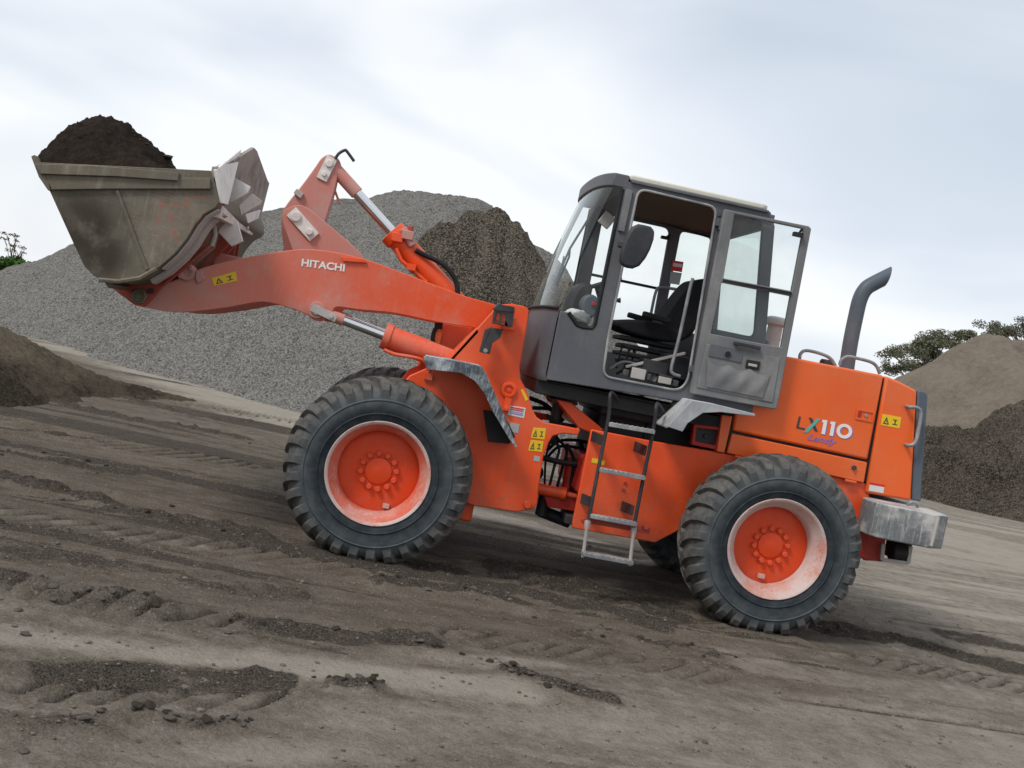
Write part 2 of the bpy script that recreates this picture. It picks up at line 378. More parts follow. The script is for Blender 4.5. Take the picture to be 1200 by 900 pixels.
# ------------------------------------------------------------------ numpy noise
def vnoise(x, y, seed):
    r = np.random.default_rng(seed).random((256, 256)); xi = np.floor(x).astype(int); yi = np.floor(y).astype(int)
    fx = x-xi; fy = y-yi; fx = fx*fx*fx*(fx*(fx*6-15)+10); fy = fy*fy*fy*(fy*(fy*6-15)+10)
    a = r[xi & 255, yi & 255]; b = r[(xi+1) & 255, yi & 255]; c = r[xi & 255, (yi+1) & 255]; d = r[(xi+1) & 255, (yi+1) & 255]
    return (a*(1-fx)+b*fx)*(1-fy)+(c*(1-fx)+d*fx)*fy
def fbm(x, y, seed, oct=5, rough=.5):
    s = 0; a = 1.0; tot = 0
    for k in range(oct):
        th = .6*k; cx = x*math.cos(th)-y*math.sin(th); cy = x*math.sin(th)+y*math.cos(th)
        s = s+a*vnoise(cx*2**k+17.3*k, cy*2**k-9.1*k, seed+k); tot += a; a *= rough
    return s/tot-.5
def seg_dist(x, y, pts):
    """distance to polyline and arc parameter (0..1 along)"""
    best = np.full(x.shape, 1e9); par = np.zeros(x.shape); side = np.zeros(x.shape)
    n = len(pts)-1
    for i in range(n):
        ax, ay = pts[i][:2]; bx, by = pts[i+1][:2]; dx, dy = bx-ax, by-ay; l2 = dx*dx+dy*dy
        t = np.clip(((x-ax)*dx+(y-ay)*dy)/l2, 0, 1); d = np.hypot(x-ax-t*dx, y-ay-t*dy)
        k = d < best; best = np.where(k, d, best); par = np.where(k, (i+t)/n, par); side = np.where(k, np.sign((x-ax)*dy-(y-ay)*dx), side)
    return best, par, side
def sstep(a, b, x):
    t = np.clip((x-a)/(b-a), 0, 1); return t*t*(3-2*t)
def grid_mesh(name, xs, ys, z, attrs=None, keep=None):
    nx, ny = len(xs), len(ys); X, Y = np.meshgrid(xs, ys)
    co = np.stack([X.ravel(), Y.ravel(), z.ravel()], 1).astype(np.float32)
    idx = np.arange(nx*ny).reshape(ny, nx)
    q = np.stack([idx[:-1, :-1], idx[:-1, 1:], idx[1:, 1:], idx[1:, :-1]], -1).reshape(-1, 4)
    if keep is not None:
        kk = keep.ravel(); q = q[kk[q].any(1)]
        used = np.unique(q); rem = np.full(nx*ny, -1); rem[used] = np.arange(len(used)); co = co[used]; q = rem[q]
        attrs = {k: a.ravel()[used] for k, a in (attrs or {}).items()}
    me = bpy.data.meshes.new(name); me.vertices.add(len(co)); me.vertices.foreach_set('co', co.ravel())
    me.loops.add(q.size); me.loops.foreach_set('vertex_index', q.ravel().astype(np.int32))
    me.polygons.add(len(q)); me.polygons.foreach_set('loop_start', np.arange(0, q.size, 4, dtype=np.int32))
    me.polygons.foreach_set('use_smooth', np.ones(len(q), dtype=bool))
    me.update(calc_edges=True); me.validate()
    for k, a in (attrs or {}).items():
        at = me.attributes.new(k, 'FLOAT', 'POINT'); at.data.foreach_set('value', np.ascontiguousarray(a.ravel(), dtype=np.float32))
    return me

# ------------------------------------------------------------------ ground
WB = 2.92; HUB = .615; YC = 1.15
# (pixel polyline on the ground, half width m, height m, darkness, paleness)
RIDGES = [
    ([(-60, 548), (0, 560), (60, 576), (130, 594), (200, 610), (280, 622), (350, 640)], .13, .045, 1.0, 0),
    ([(-40, 455), (60, 472), (150, 492), (225, 505), (320, 520)], .16, .03, .9, 0),
    ([(-40, 500), (60, 512), (120, 520)], .10, .025, .7, 0),
    ([(-60, 680), (0, 688), (80, 706), (150, 716), (230, 726)], .13, .055, .55, 0),
    ([(260, 735), (330, 742), (400, 748), (470, 752), (540, 764)], .16, .02, 1.0, 0),
    ([(420, 680), (480, 684), (560, 695), (640, 716)], .10, .04, .95, 0),
    ([(-60, 846), (0, 852), (60, 858), (130, 858), (200, 852)], .09, .04, .5, 0),
    ([(140, 848), (220, 856), (300, 852)], .06, .03, .6, 0),
    ([(570, 786), (620, 796), (680, 815), (745, 835)], .07, .03, .8, 0),
    ([(690, 735), (740, 748), (800, 756), (860, 775)], .10, .03, .7, 0),
    ([(930, 728), (1000, 738), (1080, 755), (1160, 775), (1260, 800)], .28, -.01, 1.0, 0),  # damp soil behind the rear wheel, with the loader's shadow painted dark into it
    ([(540, 655), (640, 675), (740, 700), (830, 722)], .42, -.015, .95, 0),  # damp soil under the loader, its shadow painted into the ground colour too
    ([(380, 640), (470, 655), (560, 672)], .25, -.01, .8, 0),
    ([(30, 790), (120, 800), (250, 800), (330, 806)], .14, -.012, .8, 0),
    ([(-50, 640), (100, 656), (250, 680), (400, 704)], .25, -.01, .55, 0),
    ([(-60, 520), (60, 540), (180, 560)], .12, .02, .8, 0), ([(330, 575), (250, 560), (150, 545)], .1, .01, .5, 0),
    ([(820, 745), (700, 712), (600, 690), (480, 668)], .22, .012, .9, 0), ([(640, 730), (760, 760), (900, 790)], .12, .01, .45, 0),
    ([(-40, 420), (100, 452), (220, 488), (330, 500)], .12, .02, .8, 0), ([(380, 800), (420, 806), (440, 800)], .09, .03, .9, 0),
    ([(0, 800), (150, 790), (300, 795), (350, 805)], .2, -.01, .75, 0), ([(1090, 740), (1180, 755), (1260, 775)], .25, -.01, .8, 0),  # second strip deepens the painted loader shadow on the damp soil
    # pale, compacted or dusty strips
    ([(-30, 356), (60, 388), (130, 415), (230, 440), (340, 480), (470, 520)], 2.2, 0, 0, 1.4),
    ([(555, 600), (640, 618), (720, 650), (770, 665)], .5, 0, 0, .75),
    ([(1040, 640), (1130, 640), (1260, 660)], 2.2, 0, 0, 1.0),
    ([(1060, 690), (1150, 705), (1260, 730)], .55, 0, 0, .85),
    ([(-40, 742), (60, 750), (250, 768), (430, 790), (600, 812)], .22, 0, 0, 1.0),
    ([(420, 770), (520, 775), (640, 778)], .18, 0, 0, .55),
    ([(430, 860), (650, 862), (900, 850), (1150, 830)], .55, 0, 0, .55),
    ([(-40, 890), (160, 895), (420, 880)], .22, 0, 0, .6),
    ([(900, 780), (1050, 800), (1250, 830)], .45, 0, 0, .55),
    ([(0, 600), (120, 622), (240, 640)], .12, 0, 0, .35),
]
RID = [([G(u, v) for u, v in pts], w, h, d, p) for pts, w, h, d, p in RIDGES]
# tyre print strips: world polyline, pitch
PRINTS = [([G(u, v) for u, v in pts], hw) for pts, hw in (
    ([(-60, 590), (100, 618), (260, 640), (420, 668)], .20), ([(20, 698), (110, 712), (200, 724), (330, 738)], .13),
    ([(30, 812), (180, 818), (330, 822)], .12), ([(560, 745), (700, 765), (840, 790)], .22), ([(-40, 480), (120, 520), (300, 545)], .3),
    ([(1000, 770), (1120, 790), (1240, 812)], .2), ([(500, 650), (640, 680), (780, 712)], .2), ([(380, 500), (200, 470), (60, 430)], .3))]
def far_drop(x, y):
    return -0.03*np.clip(y-30, 0, None)*sstep(2, -6, x)
def ground_fields(x, y, fine=True):
    bend = y+.35*np.sin(x*.35+.4)
    z = .05*fbm(x*.25, y*.25, 3, 4)+.035*fbm(x*.35, bend*2.0, 9, 4)+far_drop(x, y)
    dark = np.zeros_like(x); pale = np.zeros_like(x)
    wx = x+.10*fbm(x*2, y*2, 31, 3); wy = y+.16*fbm(x*1.6+5, y*1.6, 37, 4)
    for pts, w, h, d, p in RID:
        dist, par, side = seg_dist(wx, wy, pts)
        end = sstep(0, .12, par)*sstep(1, .88, par) if h else 1.0
        k = np.exp(-(dist/w)**2); core = 1-sstep(.5, 1.25, dist/w)
        rough = .45+1.1*vnoise(x*9, y*9, 77)
        z = z+h*k*(rough if h > 0 else 1)*end
        if d: dark = np.maximum(dark, d*core*(end if h else 1)*(.45+.75*np.clip(vnoise(x*3.5, y*6, 5), 0, 1)))
        if p: pale = np.maximum(pale, p*(1-sstep(.1, 1.5, dist/w))*(.5+.8*vnoise(x*.9, y*3.2, 15)))
    loose = dark.copy()
    band = fbm(x*.10+3, (bend-.06*x)*1.5, 41, 5, .62)
    dark = np.maximum(dark, .62*sstep(.03, .14, band)*sstep(5.5, 2.5, x)*(1-.85*sstep(-.2, .6, x)*sstep(-.9, -1.6, y))); pale = np.maximum(pale, (.16+.34*sstep(.5, 3.5, x))*sstep(.04, .16, -band)+.50*sstep(2.0, 5.5, x)+.26*sstep(-1.1, -2.4, y)+.26*sstep(.2, 2.0, x)*sstep(-.8, -1.8, y))
    if fine:
        for i, (pts, hw) in enumerate(PRINTS):
            dist, par, side = seg_dist(wx, wy, pts); L_ = sum(math.dist(a, b) for a, b in zip(pts[:-1], pts[1:]))
            ph = par*L_/.19+dist*side*2.4/ .5
            tri = np.abs((ph % 1)-.5)*2
            k = (1-sstep(hw*.8, hw*1.1, dist))*(.55+.6*sstep(.3, .6, vnoise(x*1.7, y*2.5, 51+i)))
            z = z-.034*k*sstep(.62, .86, tri)+.010*k*(1-sstep(.0, .6, tri)); dark = np.maximum(dark, .95*k*sstep(.74, .90, tri))  # grooves pressed in, their shade also painted as dark strokes
        lump = np.clip(fbm(x*5, y*7, 21, 4, .6), 0, None)
        z = z+.05*lump*(.22+2.0*loose)+.022*fbm(x*14, y*14, 61, 3, .6)*(.35+1.7*loose)+.04*loose*np.clip(fbm(x*9, y*9, 63, 2), 0, None)
        for i, (y0, am) in enumerate(((-1.9, .7), (-1.55, .5), (-1.1, .8), (-.75, .5), (-.35, .8), (.05, .6), (.75, .7), (1.3, .6), (2.2, .7), (3.1, .6), (4.2, .7))):
            q = np.abs(y-y0-.22*np.sin(x*.23+i)-.16*x*(.4+.1*i)-.05*fbm(x*1.5, y*.3+i, 17+i, 3)); k = np.exp(-(q/.035)**2)*sstep(.4, .62, vnoise(x*.55+i*7, y*.2, 29+i))
            z = z-.022*am*k; dark = np.maximum(dark, .8*am*k)
    # pressed flat under the tyres, soil pushed up beside them
    for cx in (0, WB):
        for y0 in (0.0, 1.86):
            d = np.hypot(np.clip(np.abs(x-cx)-.12, 0, None), np.clip(np.abs(y-y0-.22)-.20, 0, None))
            z = np.where(d < .5, z*sstep(0, .35, d)+.0*d, z); z = z+.018*np.exp(-((d-.16)/.07)**2)*(.4+vnoise(x*8, y*8, 4))
    return z, np.clip(dark, 0, 1), np.clip(pale*(1-dark), 0, 1)
xs = np.concatenate([np.linspace(-260, -16, 30)[:-1], np.linspace(-16, -5, 90)[:-1], np.linspace(-5, 7.5, 840)[:-1], np.linspace(7.5, 18, 130)[:-1], np.linspace(18, 400, 30)])
ys = np.concatenate([np.linspace(-40, -4.6, 14)[:-1], np.linspace(-4.6, 1.2, 470)[:-1], np.linspace(1.2, 8, 190)[:-1], np.linspace(8, 24, 110)[:-1], np.linspace(24, 600, 40)])
X, Y = np.meshgrid(xs, ys); Z, D_, P_ = ground_fields(X, Y)
Z = np.where((X < -16) | (X > 18) | (Y > 24) | (Y < -4.6), np.minimum(Z, far_drop(X, Y)), Z)
ground = link('ground', grid_mesh('ground', xs, ys, Z, {'dark': D_, 'pale': P_}), MT['ground']); tag(ground, kind='structure')
def gz(x, y):
    z, _, _ = ground_fields(np.array([x], float), np.array([y], float)); return float(z[0])

# clods and stones
def stone_mesh(name, seed, sub=2, rough=.32, flat=.62):
    bm = bmesh.new(); bmesh.ops.create_icosphere(bm, subdivisions=sub, radius=1.0); r = np.random.default_rng(seed)
    cuts = [(Vector(r.normal(size=3)).normalized(), .55+.3*r.random()) for _ in range(7)]
    for v in bm.verts:
        d = v.co.normalized(); k = 1.0
        for n_, c_ in cuts:
            q = d.dot(n_)
            if q > c_: k = min(k, c_/q)
        v.co = d*k*(1+rough*.35*(r.random()-.5)); v.co.z *= flat
    for f in bm.faces: f.smooth = False
    me = bpy.data.meshes.new(name); bm.to_mesh(me); bm.free(); return me
cl_me = [stone_mesh('clod', 100+i) for i in range(5)]; dk_me = [stone_mesh('damp_clod', 200+i, rough=.5) for i in range(4)]
for m_ in cl_me: m_.materials.append(MT['clod'])
for m_ in dk_me: m_.materials.append(MT['darkclod'])
def clod(u, v, size, dark=False):
    x, y = G(u, v); me = random.choice(dk_me if dark else cl_me)
    o = link('clod', me, None, ground, (x, y, gz(x, y)+size*.22)); s = size
    o.scale = (s*random.uniform(.8, 1.3), s*random.uniform(.75, 1.1), s*random.uniform(.75, 1.0)); o.rotation_euler = (random.uniform(-.3, .3), random.uniform(-.3, .3), random.uniform(0, 6.28))
for u, v, s in ((30, 745, 13), (62, 711, 13), (85, 708, 11), (100, 706, 12), (145, 720, 10), (20, 718, 13), (8, 700, 12), (45, 698, 9), (118, 716, 8), (60, 741, 5), (222, 727, 6), (165, 720, 7),
                (25, 887, 13), (10, 858, 12), (60, 852, 13), (95, 853, 10), (42, 850, 9), (163, 846, 11), (207, 853, 13), (185, 850, 9), (150, 842, 8), (240, 852, 10), (283, 860, 8), (62, 876, 5), (160, 878, 6), (208, 878, 5),
                (703, 800, 5), (640, 800, 8), (620, 796, 7), (590, 790, 6), (660, 812, 7), (742, 832, 6), (345, 800, 5), (470, 760, 5), (826, 872, 9), (815, 870, 7)):
    clod(u, v, s/2/260.0)
for k in range(230):
    pts, w, h, d, p = random.choice([r for r in RIDGES if r[2] > .015]); i = random.randrange(len(pts)-1); t = random.random()
    u = pts[i][0]*(1-t)+pts[i+1][0]*t+random.gauss(0, 6); v = pts[i][1]*(1-t)+pts[i+1][1]*t+random.gauss(0, 5)
    if 0 < u < 1200 and v > 520: clod(u, v, random.uniform(.010, .028), random.random() < .6)
pb = MB(); base = [q.co.copy() for q in cl_me[0].vertices]
ico = bmesh.new(); bmesh.ops.create_icosphere(ico, subdivisions=1, radius=1); iv = np.array([v.co[:] for v in ico.verts]); jf = np.array([[v.index for v in f.verts] for f in ico.faces]); ico.free()
NP = 3200; px_ = rng.uniform(-3.4, 6.5, NP); py_ = -3.9+rng.random(NP)**1.6*6.5
pz, pd, _ = ground_fields(px_, py_); sc = rng.uniform(.004, .011, NP)*(1+.8*(rng.random(NP) < .06))
keep = (rng.random(NP) < .35+.65*vnoise(px_*1.2, py_*2.5, 8)); px_, py_, pz, sc = px_[keep], py_[keep], pz[keep], sc[keep]; NP = len(px_)
jit = iv[None]*(1+.35*(rng.random((NP, len(iv), 1))-.5))*sc[:, None, None]*np.array([1.2, 1, .7]); vv = jit+np.stack([px_, py_, pz+sc*.3], 1)[:, None]
ff = jf[None]+(np.arange(NP)*len(iv))[:, None, None]
pm = bpy.data.meshes.new('pebbles'); pm.from_pydata(vv.reshape(-1, 3).tolist(), [], ff.reshape(-1, 3).tolist())
tag(link('pebbles', pm, MT['clod'], ground), kind='stuff')

# ------------------------------------------------------------------ stockpiles
def pile(name, ridges, box, res, slope, nz, mat, label, cat, rnd=.6, lumps=(), attrs=False, group=None, stone=.0, base=-.35):
    x0, x1, y0, y1 = box; xs = np.arange(x0, x1, res); ys = np.arange(y0, y1, res); X, Y = np.meshgrid(xs, ys)
    wx = X+nz*.9*fbm(X*.5, Y*.5, 71, 4); wy = Y+nz*.9*fbm(X*.5+9, Y*.5, 73, 4)
    Z = np.full(X.shape, -1e3)
    for crest in ridges:
        sl = crest[0] if not isinstance(crest[0], (tuple, list)) else slope; cp = [c for c in crest if isinstance(c, (tuple, list))]
        hs = np.array([c[2] for c in cp]); d, par, side = seg_dist(wx, wy, cp)
        hh = np.interp(par*(len(cp)-1), np.arange(len(cp)), hs); z = hh-sl*(np.sqrt(d*d+rnd*rnd)-rnd)
        k = .35; m = np.maximum(Z, z); Z = m+k*np.log(np.exp(np.clip((Z-m)/k, -50, 0))+np.exp(np.clip((z-m)/k, -50, 0)))*.5
    lift = sstep(-.1, .8, Z)
    Z = Z+lift*(nz*1.2*fbm(X*.7, Y*.7, 83, 5, .5))+stone*(vnoise(X*16, Y*16, 5)-.5)*2+stone*.8*(rng.random(X.shape)-.5)*2
    for (lx, ly, lr, lh) in lumps: Z = Z+lh*np.exp(-((X-lx)**2+(Y-ly)**2)/lr**2)
    foot = .5*np.exp(np.minimum(Z, 0)/.25)-.5
    Z = np.where(Z < 0, Z*.6, Z)
    at = {}
    if attrs:
        at['dark'] = np.clip(1.9*fbm(X*1.5, Y*.5, 91, 5)+.28+(.75*np.exp(-((Z-1.0-.5*fbm(X*.5, Y*.5, 7, 3))/.38)**2)-.25 if name == 'compost_pile' else 0), 0, 1); at['pale'] = np.clip(2.4*fbm(X*1.1+3, Y*.45, 95, 4)+.08, 0, 1)
    o = link(name, grid_mesh(name, xs, ys, Z+far_drop(X, Y)*.0, at, keep=Z > base), mat); tag(o, label, cat, group); return o
def crest(Yp, pts): return [(*(lambda q: (q[0], Yp, q[1]))(P(u, v, Yp)),) for u, v in pts]
c1 = [(*(lambda q: (q[0], y, q[1]))(P(u, v, y)),) for u, v, y in ((-140, 372, 29), (-60, 350, 27), (0, 330, 26), (40, 314, 25), (85, 298, 23.5), (160, 275, 22), (250, 254, 21), (300, 245, 21), (350, 244, 21), (410, 240, 20.5), (445, 240, 20), (480, 228, 19.5), (502, 224, 19), (522, 226, 18.5), (548, 234, 18.2))]
c1b = [(*(lambda q: (q[0], y, q[1]))(P(u, v, y)),) for u, v, y in ((455, 262, 17.5), (474, 290, 16), (492, 325, 14.8), (520, 368, 13.6))]
pile('gravel_pile', [c1, [.62]+c1b], (-22, 7, 8.6, 31), .055, .67, .42, MT['gravel'],
     'long heap of loose grey gravel behind the raised loader boom', 'gravel pile', rnd=.7, stone=.022)
c2 = crest(15.2, [(522, 266), (542, 247), (566, 237), (590, 241), (610, 264), (634, 302), (660, 345)])
pile('scalpings_pile', [[1.6]+c2], (-4.5, 8.5, 9.8, 21), .05, 1.6, .95, MT['darkgravel'],
     'steep dark mound of dug-out coarse gravel between boom and cab', 'gravel pile', rnd=.35, attrs=True, stone=.028)
c3 = crest(30, [(980, 480), (1030, 452), (1058, 440), (1110, 412), (1150, 400), (1168, 397), (1200, 402), (1290, 398), (1400, 405)])
pile('sand_pile', [c3], (4, 50, 17.5, 42), .10, .55, .7, MT['tan'], 'high smooth tan heap beyond the dark compost behind the engine hood', 'sand pile', rnd=.6, stone=.02)
c4 = crest(21.6, [(1010, 540), (1085, 497), (1120, 494), (1160, 487), (1190, 473), (1215, 468), (1300, 470)])
pile('compost_pile', [[.72]+c4], (6, 33, 14.5, 29), .065, .72, 1.3, MT['compost'], 'dark crumbly compost heap at the foot of the tan heap', 'compost pile', rnd=.4, attrs=True, stone=.04)
bk = [(*G(-160, 442), 1.0), (*G(-60, 447), .78), (*G(0, 449), .60), (*G(60, 455), .34), (*G(110, 461), .19), (*G(160, 466), .12), (*G(215, 472), .02)]
bk = [(x, y+.45, z) for x, y, z in bk]
pile('soil_bank', [[.62]+bk], (-12, -1.5, 3, 11), .03, .62, .16, MT['bank'], 'low dark bank of dug soil tapering out beside the pale haul road', 'soil bank', rnd=.18, attrs=True, stone=.016, base=-.2)

# ------------------------------------------------------------------ trees and bushes
def leaves(clumps, n, size, seed, aspect=2.2):
    r = np.random.default_rng(seed); vs = []; fs = []
    w = np.array([c[3]*c[4] for c in clumps]); w = w/w.sum(); pick = r.choice(len(clumps), n, p=w)
    for k in pick:
        cx, cy, cz, rx, rz = clumps[k]
        d = r.normal(size=3); d /= np.linalg.norm(d); rad = r.random()**.45
        c = np.array([cx, cy, cz])+d*rad*np.array([rx, rx, rz])
        a = r.normal(size=3); a[2] *= .6; a /= np.linalg.norm(a); b = np.cross(a, r.normal(size=3)); b /= np.linalg.norm(b)
        s = size*r.uniform(.6, 1.35); o = len(vs)
        vs += [c-a*s, c+b*s/aspect, c+a*s, c-b*s/aspect]; fs.append((o, o+1, o+2, o+3))
    return vs, fs
def tree(name, foot, top, clumps, limbs, n, size, seed, leafmat, label, cat, group=None, r0=.16):
    root = link(name, None, loc=foot); tag(root, label, cat, group); f = Vector(foot)
    t = MB(); mid = (Vector(top)-f)
    t.tube(spline([(0, 0, -.3), (mid.x*.3+.1, mid.y*.3, mid.z*.35), (mid.x*.8-.1, mid.y*.7, mid.z*.75), mid], 4), [r0*(1-.7*i/12) for i in range(13)], 8)
    r = random.Random(seed)
    for cx, cy, cz, rx, rz in limbs:
        e_ = Vector((cx, cy, cz))-f; s_ = mid*r.uniform(.35, .85); md = (s_+e_)/2+Vector((0, 0, .12*(e_-s_).length))
        t.tube(spline([s_, md, e_], 4), [r0*.5*(1-.8*i/8) for i in range(9)], 6)
        for q in range(3):
            e2 = e_+Vector((r.uniform(-rx, rx), r.uniform(-rx, rx), r.uniform(0, rz)))*.8; t.tube([md, (md+e2)/2+Vector((0, 0, .05)), e2], [r0*.22, r0*.15, r0*.06], 5)
    link('trunk', t.mesh('trunk'), MT['bark'], root)
    vs, fs = leaves(clumps, n, size, seed); c = MB(); c.add([Vector(v)-f for v in vs], fs)
    me = bpy.data.meshes.new('crown'); me.from_pydata([tuple(v) for v in c.v], [], c.f); link('crown', me, leafmat, root)
def px_clumps(Yp, lst, seed, dz=.8):
    r = random.Random(seed); out = []
    for u, v, ru, rv in lst:
        y = Yp+r.uniform(-1.2, 1.2); x, z = P(u, v, y); s = y/FPX*1.1
        for q in range(4): out.append((x+r.gauss(0, ru*s*.75), y+r.gauss(0, ru*s), z+r.gauss(0, rv*s*.6), ru*s*r.uniform(.7, 1.05), rv*s*r.uniform(.7, 1.05)))
    return out
tl = [(1050, 424, 12, 8), (1042, 432, 10, 7), (1068, 412, 14, 8), (1078, 402, 14, 8), (1094, 396, 15, 8), (1112, 393, 15, 8), (1130, 393, 13, 6), (1140, 395, 8, 5), (1100, 408, 14, 7), (1086, 418, 10, 7), (1062, 432, 10, 6), (1120, 402, 12, 6), (1056, 415, 9, 5), (1075, 428, 10, 6), (1104, 420, 12, 8)]
cl = px_clumps(70, tl, 1); bx_, _ = P(1100, 470, 70)
tree('gum_tree', (bx_, 70, -.2), (bx_-.6, 70, cl[4][2]-1), cl, cl[::5], 15000, .085, 21, MT['leaf_olive'], 'spreading olive green tree with flat-topped crown showing over the tan heap flank', 'tree', 'trees beyond the heaps', .22)
tl = [(1160, 388, 9, 6), (1172, 384, 10, 6), (1188, 380, 12, 6), (1206, 384, 13, 7), (1225, 388, 13, 8), (1180, 392, 10, 5), (1200, 396, 12, 7), (1240, 398, 14, 8), (1158, 396, 7, 5)]
cl = px_clumps(74, tl, 2); bx_, _ = P(1205, 470, 74)
tree('gum_tree', (bx_, 74, -.2), (bx_-.4, 74, cl[3][2]-.8), cl, cl[::5], 8000, .085, 22, MT['leaf_olive'], 'sparse olive tree peeping over the summit of the tan heap', 'tree', 'trees beyond the heaps', .2)
lf = [('bushy_shrub', 'bright green leafy shrub at the far end of the gravel heap', [(-30, 308, 14, 9), (-10, 309, 12, 7), (4, 307, 10, 6), (16, 309, 9, 5), (26, 310, 7, 4), (8, 318, 14, 7), (33, 312, 5, 3), (20, 316, 10, 6)], 46, 4200, .10, MT['leaf_green'])]
for nm, lb, lst, Yp, n, sz, mt in lf:
    cl = px_clumps(Yp, lst, 5); bx_, _ = P(8, 330, Yp); fz = float(far_drop(np.array([bx_]), np.array([float(Yp)]))[0])
    tree(nm, (bx_, Yp, fz), (bx_, Yp, cl[2][2]-.3), cl, cl[:16:4], n, sz, 31, mt, lb, 'shrub', r0=.09)
for (u, v, dx, lab) in ((8, 274, 0, 'thin flat-topped sapling rising out of the green shrub, the taller of two'), (16, 288, 6, 'thin low sapling beside the taller one above the green shrub')):
    lst = [(u-2, v, 5, 1.6), (u+5, v+2, 6, 1.5), (u-5, v+5, 4, 1.5), (u+8, v+7, 4, 1.4)]
    cl = px_clumps(47, lst, 8); bx_, _ = P(u+2, 330, 47); fz = float(far_drop(np.array([bx_]), np.array([47.0]))[0])
    tree('sapling', (bx_, 47, fz), (bx_, 47, cl[0][2]-.15), cl, cl[::4], 170, .05, 41+dx, MT['leaf_olive'], lab, 'tree', r0=.05)

# ================================================================== the wheel loader
ROOT = (1.44, YC, 0.0)
loader = link('wheel_loader', None, loc=ROOT)
tag(loader, 'orange articulated wheel loader with raised bucket full of dark soil and open cab door', 'wheel loader')
def part(name, mb, mat, parent=loader, bev=0.0, smooth=40.0, seg=2, label=None):
    o = link(name, mb.mesh(name, ROOT, smooth), MT[mat], parent)
    if bev: bevel(o, bev, seg)
    if label: o['label'] = label
    return o
def both(name, polys, y0, y1, mat, bev=.006, parent=loader):
    """the same plate on the near and on the far side of the machine"""
    r_ = []
    for a, b in ((y0, y1), (2*YC-y1, 2*YC-y0)):
        r_.append(part(name, MB().prism(polys, a, b), mat, parent, bev))
    return r_

# ---- wheels
def tyre_mesh():
    m = MB(); n = 128
    prof = [(.335, .075), (.345, .045), (.362, .028), (.40, .016), (.45, .004), (.50, .002), (.545, .012), (.58, .032), (.610, .07), (.638, .13), (.647, .22)]
    full = prof+[(r, .44-y) for r, y in prof[-2::-1]]
    m.lathe(full, n=n)
    NL = 30; st_y = [.008, .035, .09, .15, .20, .245]
    rt = [.590, .632, .660, .671, .675, .675]; rb = [.53, .575, .605, .615, .62, .62]; off = [0, .2, 1.6, 4.2, 7.4, 10.6]; hw = [2.5, 2.9, 3.0, 2.8, 2.5, 2.2]
    for side in (0, 1):
        for k in range(NL):
            a0 = 360/NL*(k+.5*side); vs = []; fs = []; jr = random.uniform(-.006, .002); ja = random.uniform(-.45, .45); a0 += ja
            for y, a, b, o_, h in zip(st_y, rt, rb, off, hw):
                yy = y if side == 0 else .44-y
                for ang, r in ((a0+o_-h*1.4, b), (a0+o_-h*.92, a+jr), (a0+o_+h*.92, a+jr), (a0+o_+h*1.4, b)):
                    t = math.radians(ang); vs.append((r*math.cos(t), yy, r*math.sin(t)))
            for i in range(len(st_y)-1):
                for q in range(3): fs.append((i*4+q, i*4+q+1, i*4+q+5, i*4+q+4))
            fs += [(0, 1, 2, 3), tuple(len(vs)-4+i for i in (3, 2, 1, 0))]
            m.add(vs, fs)
    # raised ribs and blocks of lettering on the sidewall
    for side in (0, 1):
        for r in (.42, .515):
            y = .007 if r < .5 else .0015
            m.lathe([(r-.008, (y+.004) if side == 0 else .44-y-.004), (r, (y-.004) if side == 0 else .44-y+.004), (r+.008, (y+.004) if side == 0 else .44-y-.004)], n=96)
    m.v = [(x, y+(.012*(1 if y > .22 else -1) if z < -.5 and False else 0), (z if z > -.628 else -.628+(z+.628)*.12)) for x, y, z in m.v]
    return m.mesh('tyre', smooth=32)
def wheel_parts():
    tyre = tyre_mesh(); tyre.materials.append(MT['tyre'])
    rim = MB().lathe([(.325, .085), (.340, .055), (.352, .040), (.366, .032), (.370, .024), (.366, .016), (.352, .020), (.345, .030)], n=72).mesh('rim'); barrel = MB().lathe([(.345, .030), (.335, .046), (.328, .060), (.310, .085), (.296, .11), (.290, .14), (.288, .20), (.286, .215)], n=72).mesh('rim_barrel')
    rim.materials.append(MT['rimw'])
    disc = MB().lathe([(.287, .205), (.27, .198), (.20, .196), (.15, .192), (.098, .188), (.094, .176), (.086, .172), (.05, .172), (.04, .168), (.0005, .168)], n=48).mesh('wheel')
    disc.materials.append(MT['disc'])
    bolt = MB().disc((0, -.012, 0), .021, .036, n=6, bev=.2).disc((0, .004, 0), .027, .012, n=14).mesh('wheel_bolt'); bolt.materials.append(MT['disc'])
    valve = MB().box((0, -.008, 0), (.045, .03, .03)).mesh('valve_guard'); valve.materials.append(MT['rimw'])
    b2 = barrel.copy(); barrel.materials.append(MT['barrel']); b2.materials.append(MT['rimw'])
    return tyre, rim, disc, bolt, valve, barrel, b2
WM = wheel_parts()
for cx in (0.0, WB):
    for near in (True, False):
        w = link('wheel', WM[2], None, loader, (cx-ROOT[0], (0.0 if near else 2*YC)-ROOT[1], HUB))
        if not near: w.rotation_euler.z = math.pi
        link('tyre', WM[0], None, w); link('rim', WM[1], None, w); link('rim_barrel', WM[5 if cx == 0 else 6], None, w)
        for k in range(12):
            a = 2*math.pi*(k+.3)/12; link('wheel_bolt', WM[3], None, w, (.127*math.cos(a), .188, .127*math.sin(a)))
        link('valve_guard', WM[4], None, w, (.10 if cx == 0 else -.02, .188, -.235))
    ax = MB().tube([(cx, .22, HUB), (cx, 2*YC-.22, HUB)], .115, 20).lathe([(.0005, -.27), (.14, -.25), (.23, -.12), (.25, 0), (.23, .12), (.14, .25), (.0005, .27)], (cx, YC, HUB), 'Y', 24)
    part('axle', ax, 'red')

